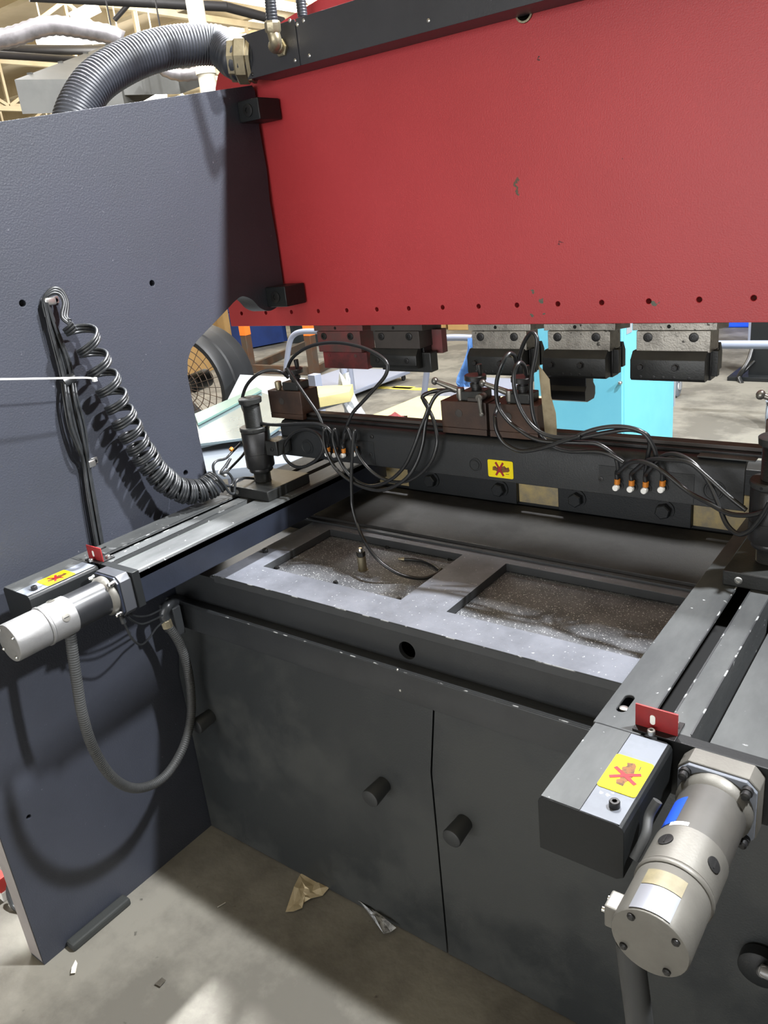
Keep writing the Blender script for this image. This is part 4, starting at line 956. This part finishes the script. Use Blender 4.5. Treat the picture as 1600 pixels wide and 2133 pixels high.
# caster behind the panel edge
cs = P(1409, 800, 'z', .09)
def caster(p, r, label):
    T = thing('caster_wheel', (p.x, p.y, 0), label, 'caster', 'caster wheels')
    lathe('tyre', (p.x - .02, p.y, r), (1, 0, 0), [(0, r * .86), (.006, r), (.034, r), (.04, r * .86)], M_RUST if False else mat('grey_rubber', (110, 116, 124), .6), T, 28)
    lathe('hub', (p.x - .023, p.y, r), (1, 0, 0), [(0, r * .35), (.046, r * .35)], M_WHITEPL, T, 16)
    box('fork', p.x - .035, p.x + .035, p.y - .03, p.y + .03, 2 * r + .004, 2 * r + .02, M_WHITEB, T, bev=.003)
    for s in (-1, 1): box('fork_leg', p.x + s * .030 - .003, p.x + s * .030 + .003, p.y - .018, p.y + .018, r * .7, 2 * r + .004, M_WHITEB, T, bev=.001)
    return T
caster(P(1409, 826, 'z', 0), .085, 'grey caster wheel peeping out behind the cyan cabinet')

# pale yellow foam board on a work table, red rag
ft = thing('foam_table', (-2.2, 2.75, 0), 'low work table topped with a pale yellow foam board', 'table')
zf = .80
def quad_slab(name, pix, z, th, m, parent):
    pts = [P(u, v, 'z', z) for u, v in pix]
    return prism(name, [(p.x, p.y) for p in pts], 'z', z - th, z, m, parent, bev=.002)
quad_slab('foam_board', [(700, 895), (872, 825), (1150, 825), (1150, 940), (700, 940)], zf, .03, M_FOAM, ft)
quad_slab('table_top', [(712, 897), (876, 830), (1140, 832), (1140, 938), (712, 938)], zf - .031, .03, M_TBL, ft)
for u, v in ((760, 925), (890, 840), (1120, 850), (1120, 930)):
    q = P(u, v, 'z', zf); box('table_leg', q.x - .025, q.x + .025, q.y - .025, q.y + .025, 0, zf - .062, M_TBL, ft, bev=.003)
bm = bmesh.new()
rc0 = P(818, 883, 'z', zf); 
for i in range(9):
    for j in range(5):
        u = 783 + 66 * i / 8; v = 868 + 20 * j / 4
        q = P(u, v, 'z', zf + .003); edge = min(i, 8 - i, 2) / 2 * min(j, 4 - j, 1)
        bm.verts.new(q + Vector((0, 0, .004 + edge * random.uniform(.006, .03) * (1 if i > 4 else .7))))
bm.verts.ensure_lookup_table()
for i in range(8):
    for j in range(4): bm.faces.new([bm.verts[k] for k in (i * 5 + j, i * 5 + j + 1, (i + 1) * 5 + j + 1, (i + 1) * 5 + j)])
bmesh.ops.solidify(bm, geom=bm.faces[:], thickness=.003)
tag(put('shop_rag', bm, M_RAG, ang=180), 'crumpled dark red shop rag on the yellow foam board', 'rag')

# pale blue tube carts
def tube_cart(name, pix_pts, y, label):
    T = thing(name, (P(*pix_pts[0], 'y', y).x, y, 0), label, 'cart', 'tubular carts behind the press')
    pts = [P(u, v, 'y', y) for u, v in pix_pts]
    foot = pts[0].copy(); foot.z = .06
    tube('push_handle', [foot, foot + (pts[0] - foot) * .5] + pts, .026, M_GALV, T, 14, 6)
    end = pts[-1].copy(); e2 = end.copy(); e2.z = .06
    rod('rear_post', e2, end, .026, M_GALV, T, 14)
    box('cart_deck', min(foot.x, end.x) - .03, max(foot.x, end.x) + .03, y - .03, y + .9, .06, .10, M_GALV, T, bev=.01)
    for wx in (min(foot.x, end.x) + .02, max(foot.x, end.x) - .02):
        for wy in (y + .02, y + .84):
            lathe('cart_wheel', (wx - .01, wy, .03), (1, 0, 0), [(0, .026), (.004, .03), (.016, .03), (.02, .026)], M_FANBLK, T, 16)
    return T
tube_cart('tube_cart', [(596, 770), (599, 740), (604, 712), (612, 698), (628, 691), (660, 690), (720, 690)], 5.6, 'pale blue tubular cart left of the red dusted punch holder')
tube_cart('tube_cart', [(884, 818), (890, 770), (898, 735), (906, 718), (920, 706), (945, 703), (985, 704)], 5.4, 'pale blue tubular cart between the dark and pitted punch holders')
# blue cloth over the cart handle
bm = bmesh.new(); rows = []
for i, (ul, ur, v) in enumerate(((974, 992, 704), (974, 988, 728), (968, 986, 748), (960, 988, 768), (952, 988, 785), (950, 986, 797), (954, 984, 806))):
    row = []
    for k in range(6):
        f = k / 5; q = P(ul + (ur - ul) * f, v, 'y', 5.375 - .06 * min(i, 1) + .03 * math.sin(k * 2.1 + i * .6) * min(i, 1)); row.append(bm.verts.new(q))
    rows.append(row)
for A, B in zip(rows, rows[1:]):
    for k in range(5): bm.faces.new((A[k], A[k + 1], B[k + 1], B[k]))
bmesh.ops.solidify(bm, geom=bm.faces[:], thickness=.01)
tag(put('hanging_cloth', bm, mat('denim_blue', (96, 142, 202), .85, col2=(70, 112, 170), nscale=14), ang=180), 'blue cloth hanging beside the pitted steel punch holder', 'cloth')

# glass sheets on a bench at the left
gt = thing('glass_bench', (-2.55, 2.3, 0), 'steel bench stacked with pale glass panes behind the throat', 'bench')
zg = .74
for k, (pix, zz, mm) in enumerate((
        ([(395, 940), (530, 890), (640, 905), (640, 960), (400, 985)], zg, M_TBL),
        ([(398, 905), (480, 872), (560, 880), (520, 905), (412, 930)], zg + .03, M_GLASS),
        ([(404, 862), (535, 806), (545, 812), (412, 882)], zg + .06, M_GLASSE),
        ([(400, 880), (540, 815), (640, 850), (560, 905), (410, 925)], zg + .045, M_GLASS),
        ([(470, 840), (500, 780), (636, 787), (630, 840), (560, 850)], zg + .02, M_WHITEB))):
    quad_slab('glass_pane' if k else 'bench_top', pix, zz, .012 if k else .04, mm, gt)
for u, v in ((480, 925), (425, 935), (560, 900), (640, 920)):
    q = P(u, v, 'z', zg - .041); box('bench_leg', q.x - .03, q.x + .03, q.y - .03, q.y + .03, 0, zg - .041, M_GALV, gt, bev=.004)
beam('bench_rail', P(430, 960, 'z', .42), P(600, 930, 'z', .42), .04, .05, M_TBL, gt)
# wrapped bundle and foam scraps at the centre left
wb = thing('wrapped_bench', (-2.2, 3.0, 0), 'small bench end with plastic wrap and torn yellow foam', 'bench')
quad_slab('bench_top', [(655, 805), (735, 800), (728, 816), (664, 828)], .80, .05, M_FOAM, wb)
quad_slab('bench_frame', [(655, 828), (722, 812), (722, 822), (660, 840)], .76, .04, M_GALV, wb)
q = P(664, 850, 'z', .5); box('bench_leg', q.x - .03, q.x + .03, q.y - .03, q.y + .03, 0, .715, M_GALV, wb, bev=.003)
bm = bmesh.new(); rows = []
for i, (uc, v) in enumerate(((716, 775), (718, 795), (722, 815), (730, 838), (740, 860), (752, 885))):
    c = P(uc, v, 'y', 3.1); row = []
    for k in range(10):
        an = 2 * math.pi * k / 10; r = (.03, .03, .035, .04, .05, .06)[i] * random.uniform(.7, 1.25)
        row.append(bm.verts.new(c + Vector((r * math.cos(an), r * math.sin(an), random.uniform(-.01, .01)))))
    rows.append(row)
for A, B in zip(rows, rows[1:]):
    for k in range(10): bm.faces.new((A[k], A[(k + 1) % 10], B[(k + 1) % 10], B[k]))
put('plastic_wrap', bm, mat('shiny_film', (212, 216, 220), .15, col2=(168, 172, 176), nscale=40, alpha=.8), wb, smooth=False)
rod('wrapped_post', Vector((P(715, 790, 'y', 3.1).x, 3.1, 0)), P(714, 765, 'y', 3.1), .018, M_GALV, wb, 12)

# drum fan
fc = PD(384, 806, 5.3)
fan = thing('drum_fan', (fc.x, fc.y, 0), 'black drum fan with wire guard behind the throat of the side plate', 'fan')
fd = Vector((.14, -.985, -.05)).normalized()
fo = fc - fd * .30
lathe('fan_drum', fo, fd, [(0, .31), (.0, .335), (.02, .345), (.1, .34), (.11, .348), (.2, .348), (.21, .34), (.29, .345), (.31, .335), (.31, .31), (.0, .31)], M_FANBLK, fan, 48, caps=False)
a_, b_, d_ = basis(fd)
for k, r in enumerate((.06, .11, .16, .21, .26, .305)):
    tube('guard_ring', [fo + fd * .302 + (a_ * math.cos(t) + b_ * math.sin(t)) * r for t in [2 * math.pi * i / 32 for i in range(32)]], .0028, M_RUST, fan, 6, 1, closed=True)
for k in range(28):
    t = 2 * math.pi * k / 28; v_ = a_ * math.cos(t) + b_ * math.sin(t)
    rod('guard_wire', fo + fd * .306 + v_ * .05, fo + fd * .306 + v_ * .31, .002, M_RUST, fan, 6)
lathe('fan_motor', fo + fd * .08, fd, [(0, .06), (.15, .06), (.17, .04)], M_FANBLK, fan, 20)
for s in (-1, 1):
    top = fo + a_ * (.345 * s); beam('fan_leg', top, Vector(((fo + a_ * .42 * s).x, (fo + a_ * .42 * s).y, 0)), .04, .04, M_FANBLK, fan)

# cardboard box, blue container, rack
def pbox(name, u0, u1, vb, y_, z1, depth, m, label, cat, tail=None):
    a = P(u0, vb, 'z', 0); b = P(u1, vb, 'z', 0)
    return a, b
cbx = P(470, 757, 'z', 0)
ct = thing('cardboard_box', (-8.0, 7.2, 0), 'tall brown cardboard box standing behind the throat', 'box')
dA = P(398, 790, 'z', 0); dB = P(492, 750, 'z', 0)
ex = (dB - dA).normalized(); ey = Vector((-ex.y, ex.x, 0))
def slab(name, A, dx_, dy_, z0, z1, m, parent, w_, d_):
    vs = [A, A + dx_ * w_, A + dx_ * w_ + dy_ * d_, A + dy_ * d_]
    return prism(name, [(v.x, v.y) for v in vs], 'z', z0, z1, m, parent, bev=.004)
slab('carton', dA - ex * 1.2, ex, ey, 0, 1.32, M_CARD, ct, (dB - dA).length + 1.2, .8)
slab('paper_label', dB - ex * .25 - ey * .004, ex, ey, .06, .30, M_WHITEB, ct, .16, .003)
bc = thing('blue_container', (-8.6, 8.2, 0), 'dark blue steel container beyond the orange legged rack', 'container')
B0 = P(494, 752, 'z', 0) + Vector((-.6, .5, 0)); B1 = P(600, 713, 'z', 0)
ex2 = (B1 - B0).normalized(); ey2 = Vector((-ex2.y, ex2.x, 0))
slab('container_body', B0, ex2, ey2, .02, .44, M_BLUE, bc, (B1 - B0).length, .7)
slab('container_rim', B0 - ey2 * .05, ex2, ey2, .445, .54, M_BLUE, bc, (B1 - B0).length, .8)
slab('container_upper', B0 + ey2 * .02, ex2, ey2, .545, 1.5, M_BLUE, bc, (B1 - B0).length * .34, .7)
slab('container_load', B0 + ex2 * (B1 - B0).length * .36 + ey2 * .1, ex2, ey2, .545, .66, M_WHITEB, bc, .6, .4)
rk = thing('steel_rack', (-6.5, 6.6, 0), 'rusty steel rack with orange painted leg tops', 'rack')
LA, LB = P(524, 776, 'z', 0), P(656, 782, 'z', 0)
for p in (LA, LB):
    box('rack_leg', p.x - .045, p.x + .045, p.y - .045, p.y + .045, 0, .44, M_RUST, rk, bev=.004)
    box('orange_leg_top', p.x - .047, p.x + .047, p.y - .047, p.y + .047, .441, 1.15, M_ORANGE, rk, bev=.004)
beam('bottom_rail', LA + Vector((0, 0, .05)), LB + Vector((0, 0, .05)), .05, .09, M_RUST, rk)
LC, LD = LA + Vector((-.5, 1.6, 0)), LB + Vector((-.5, 1.6, 0))
for p in (LC, LD): box('rack_leg', p.x - .045, p.x + .045, p.y - .045, p.y + .045, 0, 1.15, M_RUST, rk, bev=.004)
beam('side_rail', LA + Vector((0, 0, .05)), LC + Vector((0, 0, .05)), .05, .09, M_RUST, rk)
beam('side_rail', LB + Vector((0, 0, .05)), LD + Vector((0, 0, .05)), .05, .09, M_RUST, rk)
# dark machine behind the first holder
db = thing('dark_cabinet', (-7.2, 9.5, 0), 'dark grey floor cabinet far behind the first punch holder', 'cabinet')
q = P(608, 715, 'z', 0)
box('cabinet_body', q.x, q.x + 1.3, q.y, q.y + .6, 0, 1.0, mat('dark_green_grey', (48, 56, 58), .5), db, bev=.01)
box('cabinet_ledge', q.x - .05, q.x + 1.4, q.y - .12, q.y, .42, .50, M_TBL, db, bev=.005)
# far pallets of cartons
for k, (u, v, s, lb) in enumerate(((908, 686, .35, 'small brown carton on the far floor left of the pitted holder'), (962, 688, .45, 'larger brown carton on the far floor left of the pitted holder'))):
    q = P(u, v, 'z', 0); o = box('carton', q.x - s / 2, q.x + s / 2, q.y, q.y + s, 0, .5 + .1 * k, M_CARD, None, bev=.01)
    tag(o, lb, 'box')

# right hand equipment
eq = thing('welding_post', (-1.5, 7.0, 0), 'black upright equipment post with cables at the right edge', 'equipment')
q = P(1585, 790, 'z', 0)
box('post', q.x - .10, q.x + .20, q.y, q.y + .2, 0, 1.6, M_BLACK, eq, bev=.006)
box('foot', q.x - .24, q.x + .3, q.y - .1, q.y + .3, 0, .035, M_BLACK, eq, bev=.006)
box('cross_arm', q.x - 1.3, q.x + .3, q.y + .02, q.y + .14, .60, .72, M_COVER, eq, bev=.006)
tube('cable', [P(1567, 728, 'y', 7.0), P(1560, 750, 'y', 6.95), P(1547, 772, 'y', 6.9), P(1540, 785, 'y', 6.9), P(1545, 800, 'y', 6.85)], .02, M_HOSEBLK, eq, 10, 6)
tube('cable', [P(1572, 752, 'y', 7.0), P(1560, 764, 'y', 6.97), P(1548, 776, 'y', 6.93)], .014, M_HOSEBLK, eq, 8, 6)
wt = thing('white_trolley', (-1.2, 5.6, 0), 'white tubular trolley frame cut by the right picture edge', 'trolley')
a = P(1495, 718, 'y', 5.6); b = P(1720, 718, 'y', 5.6)
rod('top_tube', a, b, .028, M_GALV, wt, 16, .004)
c = P(1605, 790, 'y', 5.6); rod('post_tube', Vector((c.x + .02, 5.6, .21)), Vector((c.x + .02, 5.6, a.z)), .028, M_GALV, wt, 14)
caster(Vector((c.x + .02, 5.6, 0)), .085, 'white forked caster wheel at the right picture edge')
bbx = thing('blue_bin', (-2.6, 9.8, 0), 'bright blue bin far behind at the right', 'bin')
q = P(1530, 690, 'z', 0); q2 = P(1506, 668, 'y', 9.5)
box('bin_body', q2.x, q2.x + .55, 9.5, 9.9, 0, .62, mat('bright_blue', (32, 84, 220), .45), bbx, bev=.02)
box('bin_rim', q2.x - .02, q2.x + .57, 9.48, 9.92, .625, .65, mat('bright_blue', (32, 84, 220)), bbx, bev=.005)
q3 = P(1568, 680, 'y', 8.5); bp_ = thing('blue_post', (q3.x, 8.5, 0), 'pale blue square post behind the black equipment post', 'post')
box('post_tube', q3.x - .04, q3.x + .03, 8.5, 8.58, 0, 1.3, M_GALV, bp_, bev=.004)
# yellow floor lines
M_YLINE = mat('floor_yellow', (206, 186, 70), .7, col2=(160, 150, 110), nscale=8, lo=.45, hi=.7)
for a, b in (((470, 793), (560, 788)), ((700, 803), (905, 812)), ((820, 806), (860, 808))):
    p0, p1 = P(*a, 'z', 0), P(*b, 'z', 0)
    fl = bpy.data.objects['floor']
    bm = bmesh.new(); d = (p1 - p0).normalized(); s = Vector((-d.y, d.x, 0)) * .05
    vs = [bm.verts.new(v + Vector((0, 0, .0015))) for v in (p0 - s, p1 - s, p1 + s, p0 + s)]; bm.faces.new(vs)
    put('painted_line', bm, M_YLINE, fl, smooth=False)

# ------------------------------------------------------------------ roof structure seen over the side plate
M_STRIP = mat('strip_lamp', (255, 252, 244), .5, emit=(255, 250, 240), estr=2.2)
M_PIPE = mat('sprinkler_pipe', (42, 40, 40), .5)
for k, y in enumerate([2.5 + 2.4 * i for i in range(10)]):
    o = box('trim_%d' % (k + 1), -30, 5, y - .09, y + .09, 5.82, 6.25, M_BEAMC, None, bev=0); struct(o)
def truss(x, label):
    T = thing('roof_truss', (x, 12, 5.0), label, 'truss', 'roof trusses')
    y0, y1 = 1.0, 25.0
    box('top_chord', x - .06, x + .06, y0, y1, 5.68, 5.80, M_BEAMC, T, bev=0)
    box('bottom_chord', x - .06, x + .06, y0, y1, 4.70, 4.80, M_BEAMC, T, bev=0)
    n = 16; st_ = (y1 - y0) / n
    for i in range(n):
        ya = y0 + i * st_
        beam('web_post', (x, ya, 4.80), (x, ya, 5.68), .06, .06, M_BEAMC, T)
        beam('web_diagonal', (x, ya, 4.80) if i % 2 else (x, ya, 5.68), (x, ya + st_, 5.68) if i % 2 else (x, ya + st_, 4.80), .07, .07, M_BEAMC, T)
for x, lb in ((-9.5, 'cream roof truss nearest the press'), (-14, 'cream roof truss in the middle distance'), (-19, 'cream roof truss further back'), (-24.5, 'cream roof truss furthest back')): truss(x, lb)
def rpipe(a, b, r, label, dA_, dB_):
    p0, p1 = PD(*a, dA_), PD(*b, dB_)
    tag(rod('sprinkler_pipe', p0, p1, r, M_PIPE, None, 12), label, 'pipe', 'sprinkler pipes')
    return p0, p1
rpipe((-60, 104), (215, 104), .055, 'thick black sprinkler pipe above the grey duct', 11, 12.5)
rpipe((-60, 111), (200, 127), .04, 'thinner black sprinkler pipe just below the thick one', 10.8, 12)
rpipe((60, -8), (470, 14), .05, 'black sprinkler pipe along the picture top', 10, 10.5)
rpipe((470, 14), (590, 46), .05, 'black sprinkler pipe slanting down to the small conduit', 10.5, 10.8)
rpipe((238, 42), (330, -60), .03, 'thin dark brace rod crossing the roof', 12, 12)
# grey rectangular duct
dg = thing('sheet_duct', tuple(PD(110, 190, 11)), 'grey galvanised sheet duct hanging under the roof', 'duct')
M_DG = mat('galvanised', (88, 88, 85), .5, .2, col2=(74, 74, 72), nscale=2)
A = PD(30, 166, 9.2); Bq = PD(250, 84, 11.5); Dn = PD(62, 238, 9.2) - A
bm = bmesh.new()
back = Vector((.35, 1.0, 0)).normalized() * 1.0
q8 = [A, Bq, Bq + Vector((0, 0, Dn.z)), A + Vector((0, 0, Dn.z))]
fr_ = [bm.verts.new(v) for v in q8]; bk_ = [bm.verts.new(v + back) for v in q8]
bm.faces.new(fr_); bm.faces.new(bk_[::-1])
for i in range(4): bm.faces.new((fr_[i], bk_[i], bk_[(i + 1) % 4], fr_[(i + 1) % 4]))
put('duct_body', bm, M_DG, dg, smooth=False)
for t in (.12, .38, .62, .85):
    c0 = A + (Bq - A) * t; ux_ = (Bq - A).normalized()
    beam('duct_seam', c0 + Vector((0, 0, .01)), c0 + Vector((0, 0, Dn.z - .01)), .05, .03, M_DG, dg, up=tuple(ux_))
# second duct box
d2 = thing('heater_box', tuple(PD(300, 165, 10)), 'dark grey box duct seen under the arched conduit', 'duct')
A = PD(255, 175, 9.5); Bq = PD(342, 158, 10.2)
bm = bmesh.new(); q8 = [A + Vector((0, 0, .25)), Bq + Vector((0, 0, .3)), Bq - Vector((0, 0, .05)), A - Vector((0, 0, .1))]
fr_ = [bm.verts.new(v) for v in q8]; bk_ = [bm.verts.new(v + back * .6) for v in q8]
bm.faces.new(fr_); bm.faces.new(bk_[::-1])
for i in range(4): bm.faces.new((fr_[i], bk_[i], bk_[(i + 1) % 4], fr_[(i + 1) % 4]))
put('duct_body', bm, M_DG, d2, smooth=False)
beam('duct_seam', (q8[0] + q8[1]) / 2, (q8[2] + q8[3]) / 2, .04, .03, M_DG, d2)
# silver flexible duct
M_FOIL = mat('silver_foil', (150, 147, 150), .35, .5, col2=(120, 117, 119), nscale=9)
def flex(pix, d0, r, label):
    pts = [PD(u, v, d0) for u, v in pix]
    pp = resample(catmull(pts, 14), .035)
    bm = bmesh.new(); sweep_bm(bm, pp, lambda i: r - (.007 if i % 2 else 0), 14)
    T = thing('flexible_duct', pts[0], label, 'duct', 'silver flexible ducts')
    put('duct_tube', bm, M_FOIL, T, ang=180)
    for q in (pts[1], pts[-2]): rod('hanger_wire', q + Vector((0, 0, r - .03)), Vector((q.x, q.y, 6.25)), .008, M_PIPE, T, 6)
flex([(-60, 86), (0, 82), (40, 72), (80, 58), (115, 53), (150, 57), (200, 66), (235, 74), (262, 88)], 9.0, .085, 'silver flexible duct hanging below the roof at the top left corner')
flex([(330, 136), (350, 150), (385, 157), (420, 148), (440, 130), (455, 110)], 9.0, .06, 'silver flexible duct drooping under the arched conduit')
# strip lamps
for k, (a, b, d0, lb) in enumerate((((75, 83), (252, 76), 14, 'bright strip lamp behind the silver duct'), ((260, 188), (345, 182), 15, 'bright lamp panel seen under the arched conduit'), ((205, 215), (330, 205), 17, 'low bright lamp panel just above the side plate'), ((150, 40), (205, 12), 15, 'bright skylight strip between the roof beams'))):
    p0, p1 = PD(*a, d0), PD(*b, d0)
    L_ = thing('strip_lamp', (p0 + p1) / 2, lb, 'lamp', 'strip lamps')
    beam('lamp_body', p0, p1, .25, .12 if k in (0, 3) else .3, M_STRIP, L_)
    for f in (.1, .9):
        q = p0 + (p1 - p0) * f; rod('hanger_rod', q + Vector((0, 0, .05)), Vector((q.x, q.y, 6.25)), .012, M_BEAMC, L_, 6)
# roof post and duct drop
pc = PD(406, 60, 12); cl = thing('roof_post', (pc.x, pc.y, 4.0), 'cream roof post behind the arched conduit', 'post')
box('post_shaft', pc.x - .14, pc.x + .14, pc.y - .14, pc.y + .14, 4.2, 6.25, M_BEAMC, cl, bev=.02)
box('post_cap', pc.x - .28, pc.x + .28, pc.y - .2, pc.y + .2, 5.55, 5.63, M_BEAMC, cl, bev=.01)
pc = PD(432, 168, 8.5); sp_ = thing('duct_drop', (pc.x, pc.y, pc.z - .1), 'pale duct pipe dropping from the roof beside the red beam end', 'pipe')
rod('pipe_shaft', Vector((pc.x, pc.y, pc.z - .12)), Vector((pc.x, pc.y, 6.25)), .08, M_WALLC, sp_, 20)
lathe('pipe_collar', Vector((pc.x, pc.y, pc.z + .05)), (0, 0, 1), [(0, .095), (.05, .095)], M_WALLC, sp_, 20)

# marker board and cable just behind the side plate at the lower left
q = P(6, 1878, 'z', 0); mb_ = thing('marker_board', (q.x, q.y, 0), 'red and white board on the floor at the far left edge', 'board')
box('white_band', q.x - .25, q.x + .005, q.y, q.y + .03, 0, .028, M_WHITEPL, mb_, bev=.002)
box('red_band', q.x - .25, q.x + .004, q.y + .0005, q.y + .0295, .0285, .07, mat('marker_red', (200, 60, 54), .5), mb_, bev=.002)
tag(tube('floor_cable', [P(18, 1842, 'z', .05), P(17, 1860, 'z', .035), P(22, 1878, 'z', .02), P(32, 1892, 'z', .008), P(60, 1900, 'z', .006)], .006, M_CABLE, None, 8, 6), 'black cable on the floor beside the red and white board', 'cable')
